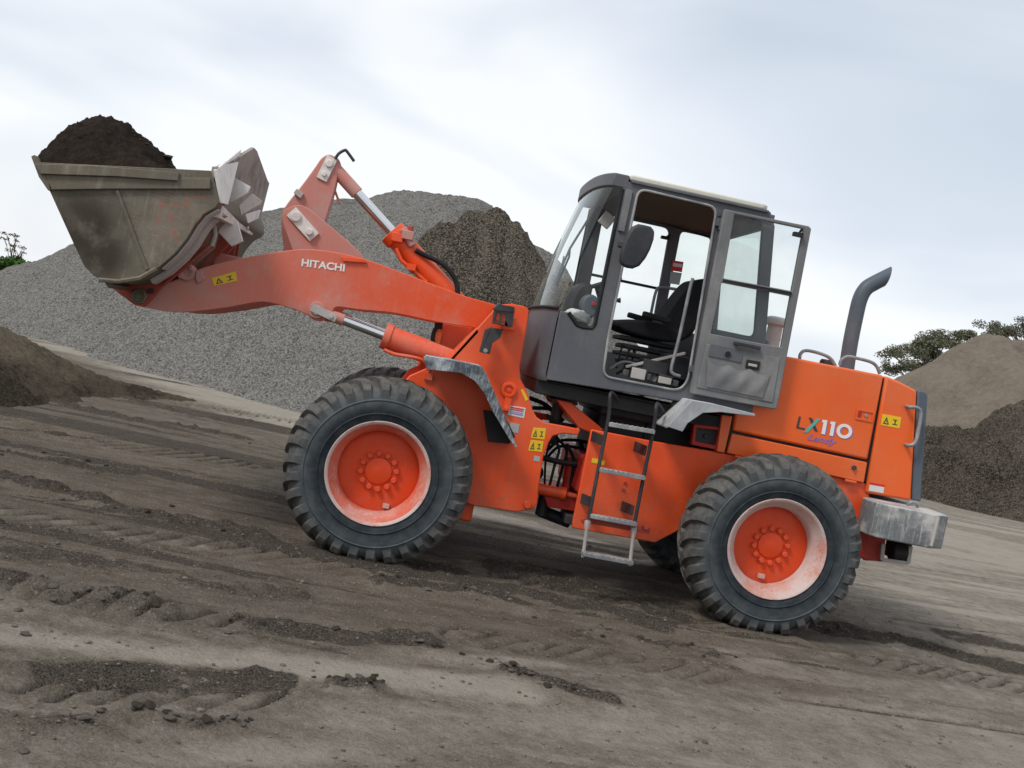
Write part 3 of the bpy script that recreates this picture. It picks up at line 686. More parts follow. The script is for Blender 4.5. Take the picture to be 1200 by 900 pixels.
# ---- loader frame (carries boom) and engine frame
plate = PX(.50, [(576, 366), (583, 357), (600, 356), (615, 359), (620, 364), (619, 374), (609, 430), (610, 444), (618, 459), (624, 480), (629, 489), (638, 495), (660, 499), (680, 503), (678, 510), (660, 508), (648, 511), (643, 519), (637, 535), (635, 547), (631, 574), (630, 590), (624, 597), (604, 600), (553, 592), (490, 565), (440, 540), (455, 470), (480, 440), (528, 419)])
both('loader_frame', plate, .50, .545, 'orange', .008)
body = MB().box((.28, YC, .62), (.95, 1.15, .62)); body.box((.55, YC, 1.02), (.5, 1.1, .3))
part('frame_crossbox', body, 'orange', bev=.02)
inner = PX(.80, [(519, 379), (560, 385), (535, 425), (500, 452), (490, 430)])
for a in (.80, 2*YC-.83): part('boom_bracket', MB().prism(inner, a, a+.03), 'orange', bev=.004)
rib = MB(); a = P3(559, 384, .50); b = P3(527, 419, .50); rib.add([a, b, b+Vector((-.015, .3, .01)), a+Vector((-.015, .3, .01)), a+Vector((.02, 0, -.03)), b+Vector((.02, 0, -.03)), b+Vector((.01, .3, -.03)), a+Vector((.01, .3, -.03))], [(0, 1, 2, 3), (4, 7, 6, 5), (0, 4, 5, 1), (1, 5, 6, 2), (2, 6, 7, 3), (3, 7, 4, 0)])
part('frame_gusset', rib, 'orange', bev=.003)
# raised boss with bolt on the loader frame, and the lower pin
c = P3(596, 457, .50); part('pin_boss', MB().lathe([(.062, .0), (.06, -.018), (.05, -.024), (.036, -.022), (.033, -.008), (.018, -.008), (.015, -.02), (.0005, -.022)], c, 'Y', 28), 'orange')
c2_ = P3(594, 474, .50); part('pin_keeper', MB().box(c2_+Vector((0, -.012, 0)), (.05, .024, .10)).disc(c2_+Vector((0, -.03, -.03)), .016, .02), 'orange', bev=.004)
c = P3(618, 591, .50); part('pin_boss', MB().disc(c+Vector((0, -.015, 0)), .03, .03), 'orange')
# steering ram, hoses and hinge
for v0, v1, r in (((628, 572), (686, 584), .045),):
    a = P3(*v0, .75); b = P3(*v1, .75); m_ = MB().tube([a, a.lerp(b, .55)], r, 16).disc(a.lerp(b, .55), r*1.15, .04, 'X')
    o_ = part('steering_ram', m_, 'orange'); part('rod', MB().tube([a.lerp(b, .5), b], r*.5, 12), 'orange_dusty', o_)
hp = PX(.85, [(640, 592), (690, 600), (696, 586), (660, 578), (636, 580)])
part('hinge_plate', MB().prism(hp, .75, 1.55), 'red', bev=.006)
hp = PX(.70, [(650, 467), (668, 471), (706, 503), (694, 508), (676, 500), (660, 480)])
part('hinge_plate', MB().prism(hp, .62, 1.6), 'orange', bev=.008)
hp = PX(.70, [(646, 466), (676, 470), (676, 475), (646, 472)]); part('hinge_cap', MB().prism(hp, .66, 1.0), 'darksteel', bev=.004)
part('hinge_pin', MB().tube([P3(657, 462, .9), P3(645, 520, .9)], .045, 14), 'darksteel'); part('hinge_pin', MB().tube([P3(640, 575, .9), P3(634, 604, .9)], .05, 14), 'darksteel')
part('transmission', MB().box((1.85, YC, 1.08), (.55, .8, .55)).box((1.80, YC, .72), (.36, .55, .42)).tube([(1.3, YC, .72), (.5, YC, .66)], .05, 12), 'black', bev=.03)
hs = [([(640, 512), (655, 524), (650, 545), (643, 573)], .012), ([(652, 512), (664, 528), (659, 548), (652, 574)], .012), ([(641, 528), (655, 517), (676, 516), (694, 520)], .013), ([(638, 540), (654, 524), (674, 524), (694, 530)], .012),
      ([(634, 536), (660, 542), (696, 545)], .022), ([(664, 520), (672, 540), (668, 575)], .014), ([(624, 478), (650, 480), (682, 492)], .016), ([(620, 466), (640, 475), (660, 494)], .018), ([(640, 486), (652, 495), (676, 500)], .014), ([(648, 508), (640, 535), (638, 572)], .009), ([(680, 516), (684, 545), (682, 580)], .02)]
for i, (pp, r) in enumerate(hs):
    y = .80+.11*(i % 4); part('hydraulic_hose', MB().tube(spline([P3(u, v, y+.03*math.sin(i*2+k)) for k, (u, v) in enumerate(pp)], 6), r, 8), 'rubber')
part('accumulator', MB().tube([P3(671, 536, .95), P3(665, 574, .95)], .05, 16), 'red')
part('driveshaft_guard', MB().tube([P3(632, 598, 1.0), P3(668, 612, 1.0)], .05, 12).box(P3(668, 606, .8), (.12, .3, .07)), 'darksteel', bev=.006)

ef = PX(.50, [(693, 503), (765, 517), (860, 533), (900, 540), (1014, 566), (1016, 629), (1014, 657), (1034, 658), (1040, 634), (990, 628), (930, 640), (800, 619), (768, 636), (671, 619), (671, 612)])
ef = PX(.50, [(693, 503), (765, 517), (860, 533), (1014, 566), (1022, 590), (1034, 634), (1033, 658), (1013, 657), (1004, 640), (930, 560), (850, 560), (799, 620), (768, 636), (671, 619), (671, 612)])
part('engine_frame', MB().prism(ef, .50, .54), 'orange', bev=.008)
ef2 = [(max(x, 1.75), z) for x, z in ef]; part('engine_frame', MB().prism(ef2, 2*YC-.54, 2*YC-.50), 'orange')
part('engine_block', MB().box((2.7, YC, 1.1), (1.5, .85, .75)).box((2.05, YC, 1.38), (1.0, 1.1, .16)).box((1.6, YC, 1.41), (1.1, 1.2, .10)), 'black', bev=.02)
part('frame_belly', MB().box((2.35, YC, .82), (1.7, 1.15, .30)), 'red', bev=.03)
bx1 = PX(.50, [(813, 497), (846, 501), (841, 527), (810, 521)]); bx2 = PX(.50, [(816, 501), (842, 504), (838, 522), (814, 517)])
part('battery_box', MB().prism(bx1, .49, .56, [bx2]), 'red', bev=.003); part('battery_cover', MB().prism(bx2, .55, .60).disc(P3(827, 511, .545), .018, .03), 'darksteel')

# ---- boom
top = spline([(*q, 0) for q in PX(.58, [(178, 338), (205, 328), (240, 313), (287, 302), (333, 294), (360, 292), (390, 295), (429, 304), (468, 318), (510, 334), (545, 347), (580, 357), (604, 368)])], 4)
low = spline([(*q, 0) for q in PX(.58, [(602, 392), (561, 385), (510, 377), (462, 367), (420, 363), (400, 360), (392, 361), (388, 369), (378, 376), (368, 375), (358, 368), (336, 360), (310, 354), (290, 356), (262, 361), (213, 366), (178, 362), (160, 356), (154, 346), (162, 337)])], 4)
bpoly = [(q.x, q.y) for q in top]+[(q.x, q.y) for q in low]
arms = both('boom_arm', bpoly, .58, .65, 'orange_dusty', .006)
ct = P3(338, 318, .62); part('boom_crosstube', MB().tube([(ct.x, .60, ct.z), (ct.x, 2*YC-.60, ct.z)], .11, 24), 'orange_dusty')
c = P3(372, 363.5, .58)
# pivots at the tower
c = P3(586, 376, .5); part('boom_pivot', MB().tube([(c.x, .52, c.z), (c.x, 2*YC-.52, c.z)], .05, 16), 'darksteel')
# pads: stop lug on top of boom arm
lg = PX(.57, [(400, 301), (428, 304), (430, 308), (402, 306)]); part('boom_stop', MB().prism(lg, .56, .59), 'orange', bev=.002)

# ---- bell crank with its mount plates
mp_ = PX(1.0, chaikin([(330, 258), (333, 246), (345, 240), (357, 241), (368, 249), (400, 276), (431, 303), (420, 316), (350, 312), (338, 280)], 2, True))
for a in (.99, 2*YC-1.03):
    o_ = part('crank_mount', MB().prism(mp_, a, a+.04), 'pink', bev=.006)
    if a < YC:
        q0, q1 = P3(347, 254, .98), P3(363, 272, .98); part('pin_keeper', MB().bar(q0+(q0-q1)*.35, q1+(q1-q0)*.35, .095, .022, (0, 1, 0)).disc(q0+Vector((0, -.014, 0)), .040, .03).disc(q1+Vector((0, -.018, 0)), .026, .04), 'fin', o_, bev=.010)
bc = PX(YC, chaikin([(377, 186), (386, 181), (395, 186), (398, 197), (394, 222), (384, 254), (376, 278), (360, 300), (356, 326), (340, 332), (330, 320), (334, 292), (330, 268), (331, 250), (338, 238), (354, 219), (372, 194)], 2, True))
crank = part('bell_crank', MB().prism(bc, YC-.055, YC+.055), 'pink', bev=.01)
q0, q1 = P3(386, 192, YC-.06), P3(380, 204, YC-.06)
part('pin_keeper', MB().bar(q0+(q0-q1)*.6, q1+(q1-q0)*.55, .085, .022, (0, 1, 0)).disc(q0+Vector((0, -.014, 0)), .030, .03).disc(q1+Vector((0, -.014, 0)), .020, .03), 'fin', crank, bev=.010)
k_ = PX(YC-.08, [(344, 226), (348, 221), (356, 227), (352, 233)]); part('crank_lug', MB().prism(k_, YC-.09, YC+.02), 'lightsteel', crank, bev=.003)
part('indicator_rod', MB().tube(spline([P3(393, 186, YC-.07), P3(397, 180, YC-.07), P3(404, 176, YC-.07), P3(407, 178, YC-.07), P3(415, 189, YC-.07)], 3), .012, 8), 'darksteel', crank)
part('grease_pipe', MB().tube([P3(392, 222, YC), P3(396, 233, YC), P3(400, 239, YC)], .01, 6), 'pink', crank)
a, b = P3(345, 325, YC), P3(250, 305, YC); part('tilt_link', MB().bar(a, b, .09, .13), 'pink', bev=.02)

# ---- hydraulic cylinders
def ram(name, a, b, rod0, rod1, rr, br, eye, rodmat='chrome', bmat='orange', emat='pink'):
    """a: rod eye, b: barrel end; rod0..rod1 visible chrome (fractions)"""
    a = Vector(a); b = Vector(b); q = lambda t: a.lerp(b, t)
    m_ = MB().tube([q(rod1+.02), b], br, 22); m_.tube([q(rod1-.012), q(rod1+.025)], br*1.12, 22)
    o_ = part(name, m_, bmat, smooth=50)
    part('rod', MB().tube([q(rod0-.02), q(rod1+.03)], rr, 18), rodmat, o_)
    part('rod_eye', MB().tube([a, q(rod0)], rr*1.25, 14).tube([(a.x, a.y-eye[1], a.z), (a.x, a.y+eye[1], a.z)], eye[0], 20), emat, o_, bev=.004)
    return o_, q
o_, q = ram('tilt_cylinder', P3(389, 194, YC), P3(560, 384, YC), .17, .42, .043, .092, (.07, .05))
d = (q(1)-q(0)).normalized(); nrm = Vector((d.z, 0, -d.x))*-1
part('gland', MB().tube([q(.405), q(.45)], .108, 20).box(q(.445)+Vector((0, -.10, .0)), (.09, .05, .07)), 'orange', o_, bev=.005)
part('port_block', MB().box(P3(478, 276, YC-.1), (.09, .09, .07)).tube([P3(472, 268, YC-.1), P3(484, 288, YC-.1)], .035, 10), 'pink', o_, bev=.006)
part('port_cap', MB().disc(P3(481, 269, YC-.1), .022, .05, 'Z', 6), 'red', o_)
part('cylinder_pipe', MB().tube([P3(464, 291, YC-.1), P3(470, 305, YC-.1), P3(485, 318, YC-.1), P3(500, 331, YC-.1)], .017, 8).box(P3(482, 313, YC-.11), (.07, .05, .05)), 'orange', o_)
part('hydraulic_hose', MB().tube(spline([P3(487, 293, YC-.1), P3(500, 300, YC-.1), P3(518, 309, YC-.1), P3(531, 323, YC-.1), P3(536, 338, YC-.1), P3(536, 360, YC-.1)], 6), .02, 10), 'rubber', o_)
part('hydraulic_hose', MB().tube(spline([P3(518, 378, .72), P3(511, 384, .72), P3(507, 396, .72), P3(510, 408, .72)], 6), .016, 8).tube([P3(514, 378, .72), P3(514, 386, .72)], .03, 8), 'rubber')
part('hose_clamp', MB().box(P3(513, 396, .75), (.05, .04, .10)), 'lens', bev=.004)
for yy in (.615, 2*YC-.615):
    sh = yy-.615
    a = P3(372, 363.5, .60); b = P3(575, 441, .60); a.y = b.y = yy
    o_, q = ram('lift_cylinder', a, b, .15, .39, .036, .088, (.062, .075), 'chrome', 'orange_dusty')
    if sh == 0:
        part('pin_keeper', MB().disc(P3(371, 363.5, .53), .035, .02).bar(P3(365, 360, .525), P3(394, 373.5, .525), .055, .016, (0, 1, 0)).disc(P3(388, 371, .515), .016, .02), 'lightsteel', o_, bev=.004)
        part('cylinder_pipe', MB().tube(spline([P3(450, 410, .52), P3(462, 415, .52), P3(485, 419, .50), P3(498, 424, .50), P3(503, 436, .50)], 5), .014, 8).box(P3(502, 441, .50), (.06, .05, .05)), 'orange_dusty', o_)

# ---- bucket
YB0, YB1 = -.06, 2*YC+.06
sp = PX(YB0, [(42, 190), (58, 223), (87, 287), (99, 312), (110, 323), (122, 329), (145, 331), (167, 325), (187, 313), (205, 297), (218, 281), (229, 263), (239, 251), (253, 243), (257, 237), (252, 214), (247, 200)])
cx_, cz_ = (sum(q[i] for q in sp)/len(sp) for i in (0, 1))
def inset(p, d):
    out = []
    n = len(p)
    for i in range(n):
        a, b, c = (Vector(p[(i+k-1) % n]) for k in range(3)); n1_ = (b-a).normalized(); n2_ = (c-b).normalized(); t = (n1_+n2_).normalized(); out.append((b.x+t.y*d, b.y-t.x*d))
    return out
sgn = 1 if sum(sp[i][0]*sp[(i+1) % len(sp)][1]-sp[(i+1) % len(sp)][0]*sp[i][1] for i in range(len(sp))) > 0 else -1
inn = inset(sp, -.022*sgn)
m_ = MB(); n = len(sp)   # shell: floor, heel and back, open at the top
vs = [(x, y, z) for (x, z) in sp for y in (YB0+.02, YB1-.02)]+[(x, y, z) for (x, z) in inn for y in (YB0+.02, YB1-.02)]
fs = []
for i in range(n-1):
    fs += [(2*i, 2*i+1, 2*i+3, 2*i+2), (2*n+2*i, 2*n+2*i+2, 2*n+2*i+3, 2*n+2*i+1)]
    fs += [(2*i, 2*i+2, 2*n+2*i+2, 2*n+2*i), (2*i+1, 2*n+2*i+1, 2*n+2*i+3, 2*i+3)]
fs += [(0, 2*n, 2*n+1, 1), (2*n-2, 2*n-1, 4*n-1, 4*n-2)]
m_.add(vs, fs)
bucket = part('bucket', m_, 'bucket', smooth=50)
for a, b in ((YB0-.005, YB0+.022), (YB1-.022, YB1+.005)):
    part('side_plate', MB().prism(sp, a, b), 'bucket_side', bucket, bev=.004)
for a, b in ((YB0-.03, YB0-.004), (YB1+.004, YB1+.03)):
    rl = PX(YB0, [(55, 205), (110, 207), (180, 209), (247, 209), (247, 222), (200, 222), (130, 222), (60, 223)])
    part('side_cutter', MB().prism(rl, a, b), 'bucket', bucket, bev=.004)
    rl = PX(YB0, [(43, 193), (110, 195), (211, 203), (210, 213), (140, 208), (50, 205)])
    part('side_cutter', MB().prism(rl, a-.02*(1 if a < 0 else -1), b), 'bucket', bucket, bev=.004)
    wl = MB().tube([(x, (a+b)/2, z) for x, z in PX(YB0, [(138, 224), (148, 250), (160, 283), (173, 316)])], .012, 6); part('weld_rib', wl, 'bucket', bucket)
    wl = MB().tube([(x, (a+b)/2, z) for x, z in PX(YB0, [(117, 328), (140, 330), (165, 326), (184, 315)])], .016, 6); part('weld_rib', wl, 'bucket', bucket)
ce = PX(YB0, [(38, 184), (42, 182), (50, 196), (63, 222), (58, 224), (47, 208)])
part('cutting_edge', MB().prism(ce, YB0-.03, YB1+.03), 'bucket', bucket, bev=.004)
wr = PX(YB0, [(117, 329), (123, 327), (130, 334), (122, 337)]); part('wear_plate', MB().prism(wr, YB0+.1, YB1-.1), 'bucket', bucket, bev=.004)
# wear straps wrapped round the heel
for k in range(2):
    st = inset(sp, (.018+.02*k)*sgn)[8-k:14]; st2 = inset(sp, .004*sgn)[8-k:14]
    part('wear_strap', MB().prism(st+st2[::-1], YB0+.05+.16*k, YB0+.19+.16*k), 'lightsteel', bucket, bev=.003)
# spill guard: raised plate along the back edge, highest in the middle
bt = Vector((sp[-1][0], 0, sp[-1][1])); bt2 = Vector((sp[-3][0], 0, sp[-3][1]))
def bp(y, h, back=0.0): return Vector((bt.x+back+.10*h, y, bt.z+h))
prof = [(YB0, .03), (YB0+.12, .05), (.60, .20), (1.12, .36), (1.28, .36), (1.70, .31), (2.2, .25), (YB1, .24)]
vs = []; fs = []
for y, h in prof: vs += [bp(y, h), bp(y, h, .03), bp(y, -.25*0-.22, .05), bp(y, -.22, .02)]
for i in range(len(prof)-1):
    for k in range(4): fs.append((i*4+k, i*4+(k+1) % 4, i*4+4+(k+1) % 4, i*4+4+k))
fs += [(0, 1, 2, 3), (31, 30, 29, 28)]
part('spill_guard', MB().add(vs, fs), 'guard', bucket, smooth=20, bev=.004)
for yy, pts in ((.55, [(264, 241), (272, 207), (294, 219), (291, 226)]), (1.0, [(272, 249), (296, 227), (307, 235), (305, 240), (280, 254)]), (1.45, [(268, 250), (290, 262), (292, 268), (286, 271)]), (.75, [(256, 272), (263, 258), (278, 258), (285, 283), (272, 289)]), (1.9, [(284, 232), (299, 240), (296, 250), (280, 252)])):
    part('back_gusset', MB().prism(PX(yy, pts), yy-.02, yy+.02), 'fin', bucket, bev=.003)
def plate3(pts, n=(.02, 0, .004)):
    n = Vector(n); k = len(pts); return MB().add([q for q in pts]+[q+n for q in pts], [tuple(range(k)), tuple(range(2*k-1, k-1, -1))]+[(i, (i+1) % k, (i+1) % k+k, i+k) for i in range(k)])
part('guard_wing', plate3([P3(250, 199, -.08), P3(280, 175, .80), P3(272, 208, .45), P3(264, 240, .18), P3(257, 238, -.04)]), 'fin', bucket, bev=.003)
part('back_gusset', plate3([P3(284, 180, 1.0), P3(299, 203, 1.9), P3(295, 217, 1.6), P3(279, 209, .95)]), 'lightsteel', bucket, bev=.003)
part('back_gusset', plate3([P3(283, 252, 1.2), P3(303, 246, 1.8), P3(300, 256, 1.8), P3(288, 262, 1.3)]), 'fin', bucket, bev=.003)
a, b = P3(252, 246, .10), P3(291, 268, 1.9); part('back_stiffener', MB().bar(a, b, .09, .10), 'fin', bucket, bev=.006)
ear = PX(.50, [(124, 331), (138, 343), (157, 357), (168, 360), (176, 353), (193, 333), (247, 288), (251, 268), (240, 252), (228, 266), (213, 289), (187, 313), (160, 327)])
for a in (.50, .68, 2*YC-.53, 2*YC-.71): part('bucket_ear', MB().prism(ear, a, a+.03), 'bucket_red', bucket, bev=.004)
ear2 = PX(1.0, [(232, 322), (240, 296), (252, 272), (262, 262), (270, 275), (268, 286), (244, 312)])
for a in (1.0, 1.26): part('link_ear', MB().prism(ear2, a, a+.035), 'bucket_red', bucket, bev=.004)
a = P3(193, 333, .49); b = P3(247, 288, .49); part('ear_flange', MB().bar(a, b, .06, .014), 'bucket_red', bucket, bev=.002)
a = P3(240, 262, .5); b = P3(249, 289, .5); part('ear_flange', MB().tube([P3(244, 252, .5), P3(251, 266, .5), P3(252, 275, .5), P3(248, 288, .5)], .018, 8), 'lightsteel', bucket)
c = P3(163, 347, .49); part('bucket_pin', MB().lathe([(.055, .01), (.055, -.016), (.045, -.022), (.038, -.010), (.022, -.010), (.018, -.016), (.0005, -.016)], c, 'Y', 24), 'bucket', bucket); part('pin_bolt', MB().disc(P3(177, 341, .485), .020, .03), 'darksteel', bucket)
c = P3(217, 318, .57); part('boom_bushing', MB().lathe([(.0005, -.008), (.03, -.008), (.034, -.016), (.056, -.018), (.062, -.008), (.062, .09)], P3(219, 319, .57), 'Y', 24).disc(P3(212, 323, .55), .02, .03).disc(P3(224, 315, .55), .014, .03), 'pink', arms[0])
part('boom_stop', MB().prism(PX(.56, [(230, 317), (236, 317), (240, 327), (232, 332), (229, 325)]), .555, .585), 'pink', arms[0], bev=.003)
# soil heap in the bucket: own thing
def heap():
    nx, ny = 110, 190; x0, x1 = bt.x-1.02, bt.x+.0; us = np.linspace(0, 1, nx); vs_ = np.linspace(0, 1, ny)
    a = np.array(P(41, 186, YB0)); b = np.array(P(216, 203, YB0)); U, V = np.meshgrid(us, vs_)
    Xg = a[0]-.01+(b[0]-a[0]+.12)*U; Yg = YB0+.03+(YB1-YB0-.06)*V
    rim_ = a[1]+(b[1]-a[1])*U
    sil = [P(u, v+7, yy) for u, v, yy in ((34, 180, .9), (50, 164, .9), (75, 155, .9), (92, 148, .9), (106, 139, .9), (130, 135, .9), (150, 140, .9), (162, 156, .9), (182, 170, .9), (200, 189, .9), (217, 205, .9))]
    zs = np.interp(Xg, [q[0] for q in sil], [q[1] for q in sil])
    pv = np.clip(1.08*np.sin(np.pi*np.clip(V, 0, 1))**.75, 0, 1)
    Zg = rim_-.03+(zs-rim_+.03)*pv+.13*fbm(Xg*5, Yg*5, 13, 5, .62)*pv+.06*fbm(Xg*20, Yg*20, 14, 3, .65)
    co = np.stack([Xg.ravel(), Yg.ravel(), Zg.ravel()], 1)
    me = grid_mesh('soil_heap', us, vs_, np.zeros_like(U)); me.vertices.foreach_set('co', co.astype(np.float32).ravel()); me.update()
    return me
hp_ = link('soil_heap', heap(), MT['soil']); tag(hp_, 'mound of dark crumbly topsoil heaped in the raised bucket', 'soil')
for k in range(46):
    u = random.uniform(60, 212); v = float(np.interp(u, [60, 92, 106, 130, 150, 162, 182, 200, 217], [166, 148, 140, 136, 141, 157, 171, 190, 204]))+random.uniform(-1, 14); yy = random.uniform(.5, 1.3); s = random.uniform(.010, .026); yy = .9
    if k == 0: u, v, yy, s = 197, 180, .9, .045
    o = link('clod', dk_me[k % 4], None, hp_, P3(u, v+4, yy)); o.scale = (s, s, s)

# ---- fenders
def fender(up, lo, yout, yin, mat, mirror=True):
    U = PX(yout, up); Lw = PX(yout, lo)
    for mi in ((0, 1) if mirror else (0,)):
        f = (lambda y: 2*YC-y) if mi else (lambda y: y)
        m_ = MB().prism(U+Lw[::-1], min(f(yout), f(yout+.012)), max(f(yout), f(yout+.012)))
        n = len(U); vs = []
        for x, z in U: vs += [(x, f(yout+.010), z), (x, f(yin), z), (x+.004, f(yin), z-.014), (x+.004, f(yout+.010), z-.014)]
        fs = [(i*4+k, i*4+(k+1) % 4, i*4+4+(k+1) % 4, i*4+4+k) for i in range(n-1) for k in range(4)]+[(0, 1, 2, 3), (4*n-1, 4*n-2, 4*n-3, 4*n-4)]
        m_.add(vs, fs); part('fender', m_, mat, bev=.004, smooth=30)
fender([(497, 420), (500, 417), (530, 422), (564, 429), (570, 438), (581, 463), (594, 493), (606, 524)], [(499, 430), (503, 433), (540, 437), (556, 446), (567, 460), (578, 483), (597, 515), (604, 524)], .06, .50, 'galv')
fender([(782, 500), (797, 484), (811, 469), (840, 474), (885, 485)], [(800, 506), (806, 496), (824, 484), (845, 483), (885, 488)], .14, .60, 'fender_pale')
ws = PX(.30, [(566, 480), (590, 484), (604, 512), (596, 520), (572, 518)]); part('mud_flap', MB().prism(ws, .30, .32), 'rubber', bev=.004)

# ---- headlight on its bracket
lampb = part('headlight', MB().box(P3(591, 369, .38), (.135, .12, .12)).box(P3(596, 379, .40), (.10, .12, .10)), 'orange', bev=.01)
part('lamp_shell', MB().prism(PX(.31, [(579, 361), (584, 357), (603, 361), (600, 383), (577, 379)]), .30, .33, [PX(.31, [(582, 366), (587, 366), (584, 378), (580, 377)]), PX(.31, [(589, 367), (593, 368), (591, 381), (587, 380)])]).prism(PX(.31, [(579, 361), (584, 356), (603, 360), (602, 366), (580, 364)]), .295, .44), 'darksteel', lampb, bev=.004)
part('lens', MB().prism(PX(.32, [(581, 364), (595, 366), (592, 382), (578, 379)]), .325, .335), 'lens', lampb)
part('lamp_bracket', MB().prism(PX(.36, [(577, 384), (590, 386), (586, 396), (577, 402), (574, 415), (563, 413), (565, 402), (571, 394)]), .35, .366).prism(PX(.36, [(569, 386), (577, 383), (571, 394), (564, 413), (562, 412), (566, 398)]), .35, .43), 'darksteel', lampb, bev=.003)
part('lamp_bracket', MB().disc(P3(569, 411, .345), .016, .015), 'steel', lampb)
lamp_f = [(P3(591, 369, .38))]

# ---- engine hood
HY0, HY1 = .465, 2*YC-.465
core = PX(.50, [(846, 440), (920, 419), (1036, 443), (1073, 460), (1066, 584), (1016, 577), (1014, 564), (851, 530)])
part('hood_core', MB().prism(core, .495, 2*YC-.495), 'black')
def hood(name, pts, mat='hood', bev=.018, parent=loader): return part(name, MB().prism(PX(HY0, pts), HY0, HY1), mat, parent, bev, seg=3)
hm = hood('engine_hood', [(861, 487), (873, 409), (930, 419), (1036, 440), (1017, 539), (859, 505)])
hood('hood_skirt', [(858, 508), (1016.5, 542), (1012.5, 566), (852, 531)], bev=.008)
hr = hood('hood_tail', [(1038.5, 440.5), (1056, 448), (1075, 458), (1068, 587), (1015, 578)])
hood('hood_post', [(846, 486), (858.5, 488), (849, 531), (840, 529)], bev=.006)
gr = part('grille_frame', MB().prism(PX(HY0, [(1076, 457), (1085, 459), (1088, 463), (1080, 588), (1069, 586)]), HY0+.004, HY1-.004), 'greyblue', bev=.012)
for k in range(14): part('grille_slat', MB().box((P(1086, 470, .6)[0]-.085, YC, 1.24+k*.05), (.02, 1.15, .02)), 'darksteel', gr)
# latch, knob, grab handle
lt = PX(HY0-.004, [(1004, 479), (1025, 483), (1022, 495), (1002, 491)]); l2 = PX(HY0-.004, [(1006, 481), (1023, 484), (1021, 493), (1004, 489)])
part('latch_frame', MB().prism(lt, HY0-.008, HY0+.004, [l2]), 'hood', hm); part('latch_recess', MB().prism(PX(HY0, [(1005, 481), (1010, 482), (1008, 490), (1004, 489)]), HY0-.006, HY0+.002), 'red', hm)
part('latch_button', MB().disc(P3(1015, 487, HY0-.005), .012, .012), 'steel', hm)
part('skirt_latch', MB().disc(P3(1001, 548, HY0-.006), .018, .02).disc(P3(1000.5, 549, HY0-.014), .01, .02), 'darksteel')
for q in ((868, 536), (997, 564)): part('panel_hinge', MB().box(P3(*q, HY0-.006), (.09, .014, .018), Matrix.Rotation(.0, 3, 'Y')), 'hood', bev=.003)
part('grab_handle', MB().tube(spline([P3(1062, 476, HY0), P3(1066, 477, HY0-.05), P3(1075, 478, HY0-.06), P3(1079, 484, HY0-.06), P3(1076, 506, HY0-.06), P3(1072, 519, HY0-.06), P3(1066, 522, HY0-.05), P3(1061, 521, HY0)], 4), .014, 10), 'steel')
for pts in ([(937, 421), (938, 415), (943, 411), (953, 412), (966, 416), (974, 421), (979, 429)], [(984, 428), (986, 422), (993, 418), (1005, 420), (1020, 424), (1027, 429), (1031, 438)]):
    part('hood_rail', MB().tube(spline([P3(u, v, .56) for u, v in pts], 4), .013, 10), 'steel')
part('rain_cap', MB().disc((0, 0, 0), .0, .0) if False else MB().lathe([(.0005, .01), (.05, .008), (.06, -.01), (.06, -.04)], P3(970, 423, .75), 'Z', 16), 'darksteel')
# exhaust stack and air pre-cleaner
ex = spline([P3(991, 440, YC), P3(996, 405, YC), P3(1003, 370, YC), P3(1008, 350, YC), P3(1015, 338, YC), P3(1026, 331, YC), P3(1038, 325, YC)], 5)
m_ = MB().tube(ex, .062, 20, caps=False); m_.tube(ex, .054, 20, caps=False)
tipd = (ex[-1]-ex[-2]).normalized(); e0 = ex[-1]
def slash(m_):  # cut the outlet on a slant
    out = []
    for q in m_.v:
        q = Vector(q); s_ = (q-e0).dot(tipd)
        if s_ > -.08:
            hgt = (q-e0)-tipd*s_; q = q+tipd*(.075*(hgt.z/.062+.2))
        out.append(tuple(q))
    m_.v = out
slash(m_); part('exhaust_stack', m_, 'greyblue', smooth=60)
c = P3(905, 400, YC); pcz = P3(905, 378, YC)
part('air_precleaner', MB().tube([(c.x, YC, 1.95), (c.x, YC, pcz.z)], .062, 20).lathe([(.0005, .065), (.06, .062), (.095, .045), (.105, .02), (.10, .0), (.07, -.012)], (c.x, YC, pcz.z-.01), 'Z', 24).tube([(c.x, YC, c.z+.02), (c.x, YC, c.z+.03)], .066, 20), 'lightsteel')
part('radiator_cap', MB().disc((P3(898, 405, .8)), .02, .08, 'Z'), 'greyblue')

# ---- counterweight
def rnd_poly(pts): return pts
pn = [(3.73, .50), (3.64, .42), (3.60, .28), (3.615, .16), (3.655, .085), (3.72, .05), (4.065, .05), (4.205, .16), (4.24, .30), (4.24, .6)]
pl = pn+[(x, 2*YC-y) for x, y in pn[::-1]]
zc0, zc1 = P(1060, 637, .05)[1], P(1060, 596, .05)[1]
cw = part('counterweight', MB().slab(pl, zc0, zc1), 'cw', bev=.010, seg=2)
part('weld_bead', MB().tube([(4.065, .050, zc0+.02), (4.07, .048, zc1-.015)], .012, 8), 'lightsteel', cw)
part('lifting_eye', MB().tube(spline([(3.98, .38, zc1-.02), (3.99, .36, zc1+.03), (4.05, .36, zc1+.03), (4.06, .38, zc1-.02)], 4), .012, 8), 'steel', cw)
part('tail_frame', MB().box((3.66, YC, zc0-.06), (.45, 1.5, .30)), 'red', bev=.01)
tl_ = part('lamp_guard', MB().bar(P3(1035, 637, .35), P3(1033, 656, .35), .03, .025, (0, 1, 0)).bar(P3(1033, 656, .35), P3(1064, 660, .35), .03, .02, (0, 1, 0)).bar(P3(1067, 640, .35), P3(1064, 660, .35), .03, .025, (0, 1, 0)), 'lightsteel', bev=.003)
part('work_lamp', MB().disc(P3(1052, 647, .40), .075, .12, 'X', 20).box(P3(1052, 644, .46), (.16, .12, .13)), 'black', tl_, bev=.01)

